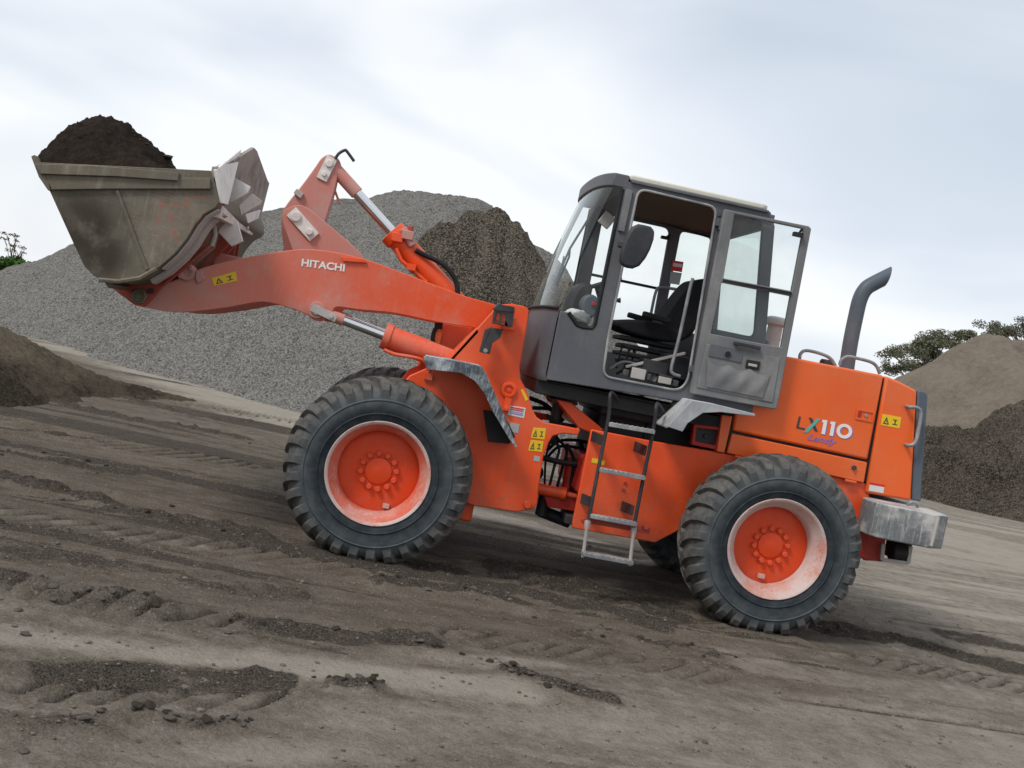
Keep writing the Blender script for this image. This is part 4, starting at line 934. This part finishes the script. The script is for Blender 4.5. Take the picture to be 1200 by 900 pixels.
# ---- ladder
ladder = link('ladder', MB().tube(spline([P3(724, 470, .40), P3(719, 462, .30), P3(715, 463, .22), P3(713, 490, .22), P3(701, 550, .22), P3(690, 608, .22)], 4), .014, 10).tube(spline([P3(777, 482, .40), P3(772, 474, .30), P3(769, 476, .22), P3(766, 502, .22), P3(754, 560, .22), P3(743, 616, .22)], 4), .014, 10).mesh('ladder', ROOT), MT['darksteel'], loader)
for a, b in (((713, 497), (766, 506)), ((702, 550), (755, 560)), ((691, 604), (745, 614)), ((682, 648), (741, 659))):
    p0, p1 = P3(*a, .22), P3(*b, .22); st = MB()
    st.bar(p0, p1, .10, .028)
    for k in range(9): st.box(p0.lerp(p1, (k+.5)/9)+Vector((0, -.04, .015)), (.018, .02, .012))
    part('step', st, 'steel', ladder, bev=.003)
for a, b in (((689, 610), (683, 653)), ((743, 618), (738, 663))):
    q0, q1 = P3(*a, .22), P3(*b, .22); part('step_hanger', MB().tube([q0, q0.lerp(q1, .1), q0.lerp(q1, .25), q0.lerp(q1, .8), q1], [.022, .024, .014, .013, .012], 8), 'lightsteel', ladder)
part('kick_bar', MB().bar(P3(685, 608, .30), P3(762, 622, .30), .03, .05).disc(P3(757, 618, .28), .02, .03).disc(P3(685, 610, .28), .024, .03), 'red', ladder, bev=.003)
for q in ((749, 527), (734, 597), (699, 515), (687, 588)): part('ladder_bracket', MB().bar(P3(*q, .50)+Vector((-.04, 0, .02)), P3(*q, .24)+Vector((.05, 0, 0)), .012, .075), 'darksteel', ladder, bev=.002)
for q in ((733, 566), (731, 574)): part('frame_bolt', MB().disc(P3(*q, .495), .012, .015), 'red')

# ---- cab
CY0, CY1 = .42, 2*YC-.42
LOWX = [(1.065, CY0), (1.005, .56), (.97, .80), (.955, YC), (.97, 2*YC-.80), (1.005, 2*YC-.56), (1.065, CY1)]
TOPX = [(1.28, CY0), (1.225, .56), (1.19, .80), (1.18, YC), (1.19, 2*YC-.80), (1.225, 2*YC-.56), (1.28, CY1)]
def curve_xy(c, n=5): return [(q.x, q.y) for q in spline([(a, b, 0) for a, b in c], n)]
LOW, TOP = curve_xy(LOWX), curve_xy(TOPX)
door_hole = round_poly(PX(CY0, [(748, 221), (840, 243), (806, 447), (795, 458), (706, 441), (713, 393)]), .07)
zb = lambda x: 1.472+.045*(x-.87)/1.2
side = [(1.075, zb(1.075)), (1.075, 2.0), (1.14, 1.995), (1.225, 1.915), (1.348, 1.92), (1.348, 3.03), (2.48, 3.04), (2.535, 2.94), (2.64, 2.14), (2.66, zb(2.66))]
qwin = round_poly([(2.17, 2.10), (2.16, 2.95), (2.44, 2.95), (2.555, 2.10)], .05)
dh2 = round_poly([(1.475, 1.80), (1.465, 2.95), (2.06, 2.95), (2.09, 1.80)], .06)
cab_sides = [MB().prism(side, CY0, CY0+.05, [door_hole, qwin]), MB().prism(side, CY1-.05, CY1, [dh2, qwin])]
cab = part('cab', cab_sides[0], 'cab', bev=.008); part('cab_wall', cab_sides[1], 'cab', cab, bev=.008)
# bowed nose panel below the windscreen
vs = []; fs = []; n = len(LOW)
for (x, y) in LOW: vs += [(x+.02, y, 1.472), (x, y, 1.515), (x, y, 2.012), (x+.05, y, 2.022)]
for i in range(n-1):
    for k in range(3): fs.append((i*4+k, i*4+4+k, i*4+5+k, i*4+1+k))
part('nose_panel', MB().add(vs, fs), 'cab', cab, smooth=30)
part('dashboard', MB().slab([(x+.05, y) for x, y in LOW]+[(1.30, CY1-.06), (1.30, CY0+.06)], 1.91, 1.95), 'black', cab)
part('cab_floor', MB().box((1.84, YC, 1.54), (1.58, CY1-CY0-.11, .06)), 'black', cab)
part('cab_base', MB().box((1.80, YC, 1.415), (1.55, 1.30, .10)).box((1.57, YC, 1.470), (1.1, 1.38, .012)), 'black', cab, bev=.01)
part('headlining', MB().box((1.90, YC, 2.995), (1.12, CY1-CY0-.11, .03)), 'lining', cab)
rf = [(1.39, CY0-.01), (2.42, CY0-.01), (2.46, CY0+.03), (2.46, CY1-.03), (2.42, CY1+.01), (1.39, CY1+.01)]
part('roof', MB().slab(rf, 3.042, 3.085), 'roof', cab, bev=.012)
vis = MB(); vv_ = []
vis.slab([(x-.01, y) for x, y in TOP]+[(1.385, CY1+.002), (1.385, CY0-.002)], 2.975, 3.075)
part('visor', vis, 'cab', cab, bev=.01)
# rear wall with window
rw = MB(); rw.box((2.64, YC, 1.80), (.05, CY1-CY0-.1, .62)); part('cab_back', rw, 'cab', cab, bev=.006); part('window_header', MB().box((2.51, YC, 2.98), (.05, CY1-CY0-.1, .10)), 'cab', cab, bev=.006)
for y in (CY0+.075, CY1-.075): part('corner_post', MB().bar((2.625, y, 2.10), (2.515, y, 2.95), .05, .05, (0, 1, 0)), 'cab', cab, bev=.008)
# glazing
vs = []; fs = []
def sill(y): return 1.985
nL = len(LOW); rows = 6
for j in range(rows+1):
    t = j/rows
    for (a, b) in zip(LOW, TOP):
        z = 2.012+(2.98-2.012)*t; bow = -.018*math.sin(math.pi*t)
        vs.append((a[0]*(1-t)+b[0]*t+bow+.004, a[1]+ (.006 if a[1] < YC else -.006), z))
for j in range(rows):
    for i in range(nL-1): fs.append((j*nL+i, j*nL+i+1, (j+1)*nL+i+1, (j+1)*nL+i))
part('windscreen', MB().add(vs, fs), 'glass', cab, smooth=60)
for y in (CY0+.006, CY1-.006):
    part('window_glass', MB().add([(1.069, y, 2.005), (1.14, y, 1.992), (1.225, y, 1.912), (1.350, y, 1.92), (1.350, y, 2.99), (1.284, y, 2.98)], [(0, 1, 2, 3, 4, 5)]), 'glass', cab)
    part('window_seal', MB().tube([(1.14, y-.008 if y < YC else y+.008, 1.998), (1.22, y, 1.92), (1.265, y, 1.913), (1.335, y, 1.92), (1.35, y, 1.95), (1.35, y, 2.97)], .016, 8), 'black', cab)
    part('window_glass', MB().add([(a, y+.02 if y < YC else y-.02, b) for a, b in qwin], [tuple(range(len(qwin)))]), 'glassgreen', cab)
part('window_seal', MB().tube([(x-.008, y, 2.015) for x, y in LOW], .013, 8), 'black', cab)
part('window_glass', MB().add([(a, CY1-.025, b) for a, b in dh2], [tuple(range(len(dh2)))]), 'glass', cab)
part('window_bar', MB().box((1.77, CY1-.03, 2.42), (.62, .03, .022)), 'black', cab)
part('window_catch', MB().box((2.03, CY1-.06, 2.86), (.07, .05, .025)).bar((2.03, CY1-.08, 2.86), (2.06, CY1-.10, 2.89), .015, .015), 'black', cab)
part('window_glass', MB().add([(2.625, CY0+.10, 2.1), (2.515, CY0+.10, 2.94), (2.515, CY1-.10, 2.94), (2.625, CY1-.10, 2.1)], [(0, 1, 2, 3)]), 'glass', cab)
dsl = door_hole; part('door_seal', MB().tube([(a, CY0-.004, b) for a, b in door_hole], .010, 8, closed=True), 'steel', cab)
# pillar trim strip + bright edge
part('pillar_trim', MB().bar((1.40, CY0-.008, 2.66), (1.40, CY0-.008, 2.97), .02, .05, (1, 0, 0)), 'cabdoor', cab, bev=.004)
part('gutter', MB().box((1.93, CY0-.012, 3.034), (1.06, .02, .018)), 'cab', cab, bev=.003)
# door, swung back flat against the cab side
DY = .345
dout = PX(DY, [(849, 245), (948, 265), (951, 268), (911, 478), (908, 480), (809, 461)])
up_ = PX(DY, [(861, 251), (942, 268), (928, 341), (848, 326)]); lo_ = PX(DY, [(846, 331), (927, 347), (916, 407), (833, 391)])
door = part('cab_door', MB().prism(dout, DY, DY+.045, [up_, lo_]), 'cabdoor', bev=.008)
part('door_glass', MB().prism(PX(DY, [(861, 251), (942, 268), (916, 407), (833, 391)]), DY+.020, DY+.026), 'glass', door)
part('window_bar', MB().bar(P3(847, 328.5, DY), P3(927.5, 344, DY), .02, .018), 'black', door)
part('window_catch', MB().box(P3(935, 275, DY-.01), (.07, .05, .03)).bar(P3(936, 274, DY-.02), P3(940, 268, DY-.05), .012, .012), 'black', door)
part('door_panel', MB().prism(PX(DY, [(828, 403), (914, 420), (905, 472), (816, 454)]), DY-.008, DY+.002), 'cabdoor', door, bev=.004)
part('door_vent', MB().prism(PX(DY-.008, [(833, 403), (871, 411), (868, 425), (830, 417)]), DY-.016, DY-.006).disc(P3(853, 415, DY-.016), .03, .012), 'cab', door, bev=.003)
part('door_speaker', MB().disc(P3(853, 415, DY-.022), .022, .008), 'black', door)
part('door_pull', MB().bar(P3(860, 402, DY-.03), P3(891, 408, DY-.03), .03, .025).bar(P3(862, 402.5, DY-.03), P3(862, 402.5, DY), .02, .02).bar(P3(889, 407.6, DY-.03), P3(889, 407.6, DY), .02, .02), 'darksteel', door, bev=.004)
part('door_latch', MB().prism(PX(DY-.008, [(875, 421), (891, 424), (889, 434), (873, 431)]), DY-.02, DY-.006), 'black', door, bev=.004)
part('latch_lever', MB().bar(P3(877, 427, DY-.026), P3(887, 429, DY-.026), .01, .02), 'lightsteel', door, bev=.002)
# map pocket with sagging folds
vs = []; fs = []; gx, gz_ = 30, 12
p00, p10, p01, p11 = (P3(*q, DY-.01) for q in ((829, 422), (903, 437), (827, 453), (893, 466)))
for j in range(gz_+1):
    for i in range(gx+1):
        s_, t_ = i/gx, j/gz_; q = p00*(1-s_)*(1-t_)+p10*s_*(1-t_)+p01*(1-s_)*t_+p11*s_*t_
        sag = .028*abs(math.sin(s_*math.pi*3))*(1-t_)**1.3*(1 if 0 < i < gx else 0); fold = .022*math.sin(math.pi*t_)*(0.6+.4*math.cos(s_*math.pi*6+t_*3))*math.sin(math.pi*s_)**.4
        vs.append((q.x, q.y-.008-fold-.3*sag, q.z-sag))
for j in range(gz_):
    for i in range(gx): k = j*(gx+1)+i; fs.append((k, k+1, k+gx+2, k+gx+1))
part('map_pocket', MB().add(vs, fs), 'cabdoor', door, smooth=70)
for q in ((815, 433), (846, 262)): part('door_hinge', MB().tube([P3(*q, .38)+Vector((0, 0, -.05)), P3(*q, .38)+Vector((0, 0, .05))], .018, 10).box(P3(*q, .40), (.09, .03, .05)), 'cab', door, bev=.003)
# mirror
mc = P3(745, 289, .22); mm = MB(); 
mirror_prof = [(.0, .17), (.05, .168), (.088, .14), (.104, .08), (.108, .0), (.100, -.07), (.078, -.135), (.04, -.165), (0, -.168)]
pts = [(mc.x+x*1.0+ .03*z/.17, mc.z+z*.97) for x, z in mirror_prof]+[(mc.x-x*.9+.03*z/.17, mc.z+z*.97) for x, z in mirror_prof[-2:0:-1]]
mir = part('mirror', mm.prism(pts, .20, .255), 'black', bev=.022, seg=3); mir.data.materials[0] = MT['darksteel']
part('mirror_arm', MB().tube([P3(737, 288, .40), P3(733, 287, .30), P3(738, 288, .23)], .014, 8).disc(P3(731, 287, .30), .045, .05, 'Z', 16), 'darksteel', mir, bev=.004)
part('mirror_glass', MB().prism([(mc.x+(a-mc.x)*.86, mc.z+(b-mc.z)*.86) for a, b in pts], .256, .259), 'chrome', mir)
# far mirror arm, wiper, rear-view mirror, sun blind
part('mirror_arm', MB().tube([P3(648, 322, 1.92), P3(634, 346, 1.95), P3(623, 364, 1.95), P3(626, 369, 1.9)], .016, 8), 'black')
wp = part('wiper', MB().tube([P3(652, 335, .80), P3(667, 301, .82), P3(668, 290, .82)], .008, 6).tube([P3(650, 332, .78), P3(668, 291, .80), P3(696, 246, .84)], .009, 6).tube([P3(661, 300, .78), P3(654, 330, .76)], .006, 6), 'black', cab)
part('inside_mirror', MB().box(P3(711, 258, .9), (.10, .02, .11), Matrix.Rotation(.5, 3, 'Y')).bar(P3(716, 256, .9), P3(724, 257, .9), .015, .015), 'lightsteel', cab, bev=.01)
# console and steering wheel
part('steering_console', MB().prism(PX(1.05, chaikin([(664, 360), (672, 338), (683, 330), (694, 334), (690, 350), (688, 380), (668, 382)], 2, True)), .95, 1.35), 'darksteel', cab, bev=.03)
part('instrument_pod', MB().prism(PX(.75, chaikin([(680, 352), (690, 343), (702, 350), (700, 368), (688, 376), (681, 366)], 2, True)), .70, .86), 'greyblue', cab, bev=.02)
part('stop_button', MB().disc(P3(695, 356, .69), .014, .02), 'redlens', cab)
sw = P3(700, 334, YC); tilt = Matrix.Rotation(math.radians(-28), 4, 'Y')
ring = [sw+(tilt @ Vector((.19*math.cos(t), .19*math.sin(t), 0))) for t in np.linspace(0, 2*math.pi, 28)[:-1]]
m_ = MB().tube(ring, .016, 10, closed=True).tube([sw, sw+(tilt @ Vector((0, 0, -.35)))], .03, 10)
for t in (0, 2.1, 4.2): m_.tube([sw, sw+(tilt @ Vector((.19*math.cos(t), .19*math.sin(t), 0)))], .011, 6)
part('steering_wheel', m_, 'black', cab)
part('lever_stalk', MB().tube([P3(714, 350, 1.0), P3(722, 352, 1.0), P3(727, 352, 1.0)], [.01, .012, .022], 8), 'black', cab)
# seat
seat = part('seat', MB().prism(PX(YC, chaikin([(716, 378), (722, 374), (745, 375), (775, 381), (796, 390), (796, 398), (780, 402), (750, 396), (720, 387)], 2, True)), YC-.25, YC+.25), 'seat', bev=.04, seg=3)
part('backrest', MB().prism(PX(YC, chaikin([(764, 388), (772, 374), (792, 346), (803, 333), (811, 328), (822, 328), (826, 334), (820, 352), (808, 385), (800, 397), (780, 396)], 2, True)), YC-.24, YC+.24), 'seat', seat, bev=.04, seg=3)
for y in (YC+.30, YC-.30): part('armrest', MB().bar(P3(744, 368, YC) + Vector((0, y-YC, 0)), P3(775, 377, YC)+Vector((0, y-YC, 0)), .055, .045), 'seat', seat, bev=.012)
sb = MB()
for k in range(4): sb.box((P(755, 400+k*9, YC)[0], YC, P(755, 401+k*9, YC)[1]), (.46-.02*(k % 2)*2, .40-.04*(k % 2), .035))
part('seat_suspension', sb, 'black', seat, bev=.008)
part('grab_rail', MB().tube(spline([P3(760, 384, 1.72), P3(764, 362, 1.72), P3(769, 341, 1.72), P3(775, 337, 1.72), P3(800, 340, 1.72)], 4), .013, 8), 'steel', cab)
part('grab_rail', MB().tube(spline([P3(812, 326, .50), P3(808, 340, .50), P3(796, 395, .50), P3(787, 430, .50), P3(789, 438, .50), P3(797, 441, .50)], 4), .013, 8), 'steel', cab)
part('hand_lever', MB().bar(P3(733, 430, .62), P3(803, 414, .62), .025, .022), 'lightsteel', cab, bev=.004)
part('floor_box', MB().box(P3(748, 437, .60), (.13, .10, .09)).box(P3(779, 444, .60), (.11, .10, .06)).box(P3(765, 430, .70), (.2, .2, .1)).box(P3(790, 430, .8), (.2, .3, .18)), 'darksteel', cab, bev=.008)
part('floor_box', MB().box(P3(748, 438, .53), (.11, .02, .08)), 'lightsteel', cab, bev=.004); part('floor_box', MB().box(P3(779, 446, .53), (.10, .02, .05)), 'lightsteel', cab, bev=.004)
for k, (u, v, y) in enumerate(((727, 408, .8), (735, 412, .9), (741, 415, 1.0), (785, 415, .75))):
    q = P3(u, v, y); part('control_lever', MB().tube([q+Vector((0, 0, -.16)), q+Vector((.01, 0, 0)), q+Vector((.015, 0, .03))], [.008, .008, .018], 8), 'black', cab)
for k, pp in enumerate((((715, 432), (730, 424), (750, 428), (770, 436)), ((722, 438), (740, 430), (768, 432), (800, 436)), ((770, 446), (782, 430), (795, 425), (805, 428)))):
    part('cab_cable', MB().tube(spline([P3(u, v, .68+.05*k) for u, v in pp], 5), .010, 7), 'rubber' if k else 'steel', cab)
for q in ((756, 441, .62), (766, 444, .66), (735, 437, .7), (790, 449, .60)): part('floor_box', MB().box(P3(*q), (.07, .06, .05), Matrix.Rotation(q[0], 3, 'Z')), 'lightsteel' if q[0] % 2 else 'cabdoor', cab, bev=.008)
part('decal', MB().prism(PX(CY1-.053, [(786, 318), (799, 320), (796, 334), (784, 332)]), CY1-.056, CY1-.052), 'greylabel', cab)
part('decal', MB().prism(PX(CY1-.053, [(788, 305), (801, 307), (799, 319), (786, 317)]), CY1-.056, CY1-.052), 'redlens', cab)
part('decal', MB().prism(PX(CY1-.057, [(789, 308), (799.5, 309.5), (798.6, 313.5), (788.2, 312)]), CY1-.060, CY1-.057), 'label', cab)
# crumpled rag on the dashboard: own thing
bm = bmesh.new(); bmesh.ops.create_icosphere(bm, subdivisions=4, radius=1)
co = np.array([v.co[:] for v in bm.verts]); dn = .55*fbm(co[:, 0]*2.2+3, co[:, 1]*2.2+co[:, 2]*1.7, 44, 4, .6)+.3*np.abs(fbm(co[:, 0]*4, co[:, 2]*4+co[:, 1]*3, 45, 3))
for v, d in zip(bm.verts, dn):
    v.co = v.co*(1+d); v.co = Vector((v.co.x*.10, v.co.y*.12, v.co.z*.055)); v.co.z = max(v.co.z, -.035)
for f in bm.faces: f.smooth = True
me = bpy.data.meshes.new('rag'); bm.to_mesh(me); bm.free(); rp = P3(675, 373, .60)
tag(link('rag', me, MT['cloth'], None, (rp.x, rp.y, 1.95+.034)), 'crumpled white rag lying on the dashboard behind the windscreen', 'rag')

# ---- stickers and lettering
def sticker(name, pts, Yp, mat, parent=loader, t=.003): return part(name, MB().prism(PX(Yp, pts), Yp-t, Yp+.001), mat, parent)
def warn(pts, Yp, parent=loader, second=True):
    o_ = sticker('warning_sticker', pts, Yp, 'yellow', parent)
    a, b, c_, d_ = (Vector(P3(*q, Yp-.0035)) for q in (pts[0], pts[1], pts[2], pts[3]))
    f = lambda s_, t_: a*(1-s_)*(1-t_)+b*s_*(1-t_)+c_*s_*t_+d_*(1-s_)*t_
    tri = [f(.10, .85), f(.26, .18), f(.42, .85)]; tr2 = [f(.17, .76), f(.26, .38), f(.35, .76)]
    m_ = MB().prism([(q.x, q.z) for q in tri], Yp-.0045, Yp-.003, [[(q.x, q.z) for q in tr2]])
    m_.prism([(q.x, q.z) for q in (f(.245, .48), f(.275, .48), f(.27, .70), f(.25, .70))], Yp-.0045, Yp-.003)
    if second:
        for s0, t0, s1, t1 in ((.60, .30, .82, .38), (.70, .38, .76, .68), (.60, .70, .86, .78)): m_.prism([(q.x, q.z) for q in (f(s0, t0), f(s1, t0), f(s1, t1), f(s0, t1))], Yp-.0045, Yp-.003)
    part('pictogram', m_, 'letdark', o_)
warn([(1034, 485), (1056, 489), (1054, 502), (1032, 498)], HY0, hr)
warn([(625, 501), (640, 502), (638, 515), (622, 513)], .50)
warn([(622, 515.5), (637, 517), (635, 529.5), (619, 528)], .50)
warn([(248, 326), (276, 318), (278, 329), (251, 335)], .58, arms[0])
sticker('yellow_strip', [(694, 536.5), (709, 540), (708, 545), (693, 542)], .50, 'yellow')
sticker('yellow_strip', [(610, 457), (613, 456), (619, 468), (616, 470)], .50, 'yellow')
o_ = sticker('information_label', [(597, 475), (616, 478), (614, 490), (595, 486)], .50, 'label')
m_ = MB()
for k, (mt_, y0_, y1_) in enumerate((('redlens', .12, .24), ('redlens', .32, .42), ('purple', .55, .62), ('purple', .72, .80))):
    a, b, c_, d_ = (Vector(P3(*q, .4955)) for q in ((597, 475), (616, 478), (614, 490), (595, 486))); f = lambda s_, t_: a*(1-s_)*(1-t_)+b*s_*(1-t_)+c_*s_*t_+d_*(1-s_)*t_
    part('print_line', MB().prism([(q.x, q.z) for q in (f(.1, y0_), f(.9, y0_), f(.9, y1_), f(.1, y1_))], .4945, .4965), mt_, o_)
sticker('grey_label', [(598, 495), (609, 497), (607, 508), (597, 505)], .50, 'greylabel')
sticker('grey_label', [(626, 534), (633, 535), (632, 541), (625, 540)], .50, 'greylabel')
sticker('grey_label', [(1019, 568), (1036, 571), (1035, 578), (1018, 575)], HY0, 'label', hr)
sticker('red_strip', [(1019, 565), (1037, 568.5), (1037, 570), (1019, 567)], HY0, 'redlens', hr)
def text(body, p0, p1, cap, Yp, mat, parent, name='lettering', shear=0.0, t=.003, bold=0.0, wide=True):
    """flat lettering: baseline from pixel p0 to p1 on the plate at Y, cap height in metres"""
    cu = bpy.data.curves.new('txt', 'FONT'); cu.body = body; cu.size = 1.0; cu.extrude = .0; cu.shear = shear; cu.offset = bold; cu.resolution_u = 4
    ob = bpy.data.objects.new('txt', cu); COL.objects.link(ob); bpy.context.view_layer.update()
    me = bpy.data.meshes.new_from_object(ob.evaluated_get(bpy.context.evaluated_depsgraph_get())); bpy.data.objects.remove(ob)
    co = np.array([v.co[:2] for v in me.vertices]); fs = [tuple(p.vertices) for p in me.polygons]
    mn, mxx = co[:, 0].min(), co[:, 0].max(); H_ = .73 if body[0].isupper() or body[0].isdigit() else .73
    a = P3(*p0, Yp-t); b = P3(*p1, Yp-t); ex_ = (b-a); ey = Vector((-ex_.z, 0, ex_.x)).normalized()
    q = MB(); q.add([a+ex_*((x-mn)/(mxx-mn))+ey*(y/H_*cap) for x, y in co], fs); bpy.data.meshes.remove(me)
    o_ = part(name, q, mat, parent, smooth=0); so_ = o_.modifiers.new('solid', 'SOLIDIFY'); so_.thickness = .0015; so_.offset = 0; return o_
text('HITACHI', (353, 311.5), (403.5, 318), .054, .58, 'white', arms[0], bold=.03)
LC = .098
text('L', (933, 501.5), (943, 503.8), LC, HY0, 'letdark', hm)
def stroke(pts, mat, t=.003): part('lettering', MB().prism(PX(HY0, pts), HY0-t, HY0-.001), mat, hm)
stroke([(947.5, 489), (951.5, 489.8), (958.5, 506), (954.5, 505.2)], 'letdark')
stroke([(957, 490.5), (961.5, 491), (946, 507), (941.5, 506.4)], 'teal', .0045)
for dx, dy, tt, mt in ((1.3, .9, .002, 'purple'), (0, 0, .0045, 'white')):
    for u in (963.5, 973.0):
        v = 492+(u-963.5)*.205; stroke([(u+dx+.3, v+dy), (u+dx+6, v+dy+.6), (u+dx+2.9, v+dy+17.2), (u+dx-1.2, v+dy+16.3), (u+dx+1.4, v+dy+3.2), (u+dx-.2, v+dy+2.9)], mt, tt)
    oc = (989.3+dx, 505.3+dy); ca, sa = math.cos(.2), math.sin(.2); el = lambda a, b, n=26: [(oc[0]+ca*a*math.cos(k/n*6.2832)-sa*b*math.sin(k/n*6.2832), oc[1]+sa*a*math.cos(k/n*6.2832)+ca*b*math.sin(k/n*6.2832)) for k in range(n)]
    part('lettering', MB().prism(PX(HY0, el(9.2, 8.6)), HY0-tt, HY0-.001, [PX(HY0, el(5.3, 5.0))]), mt, hm)
text('Landy', (946, 515), (980, 522), .05, HY0, 'purple', hm, shear=.35, bold=.012)
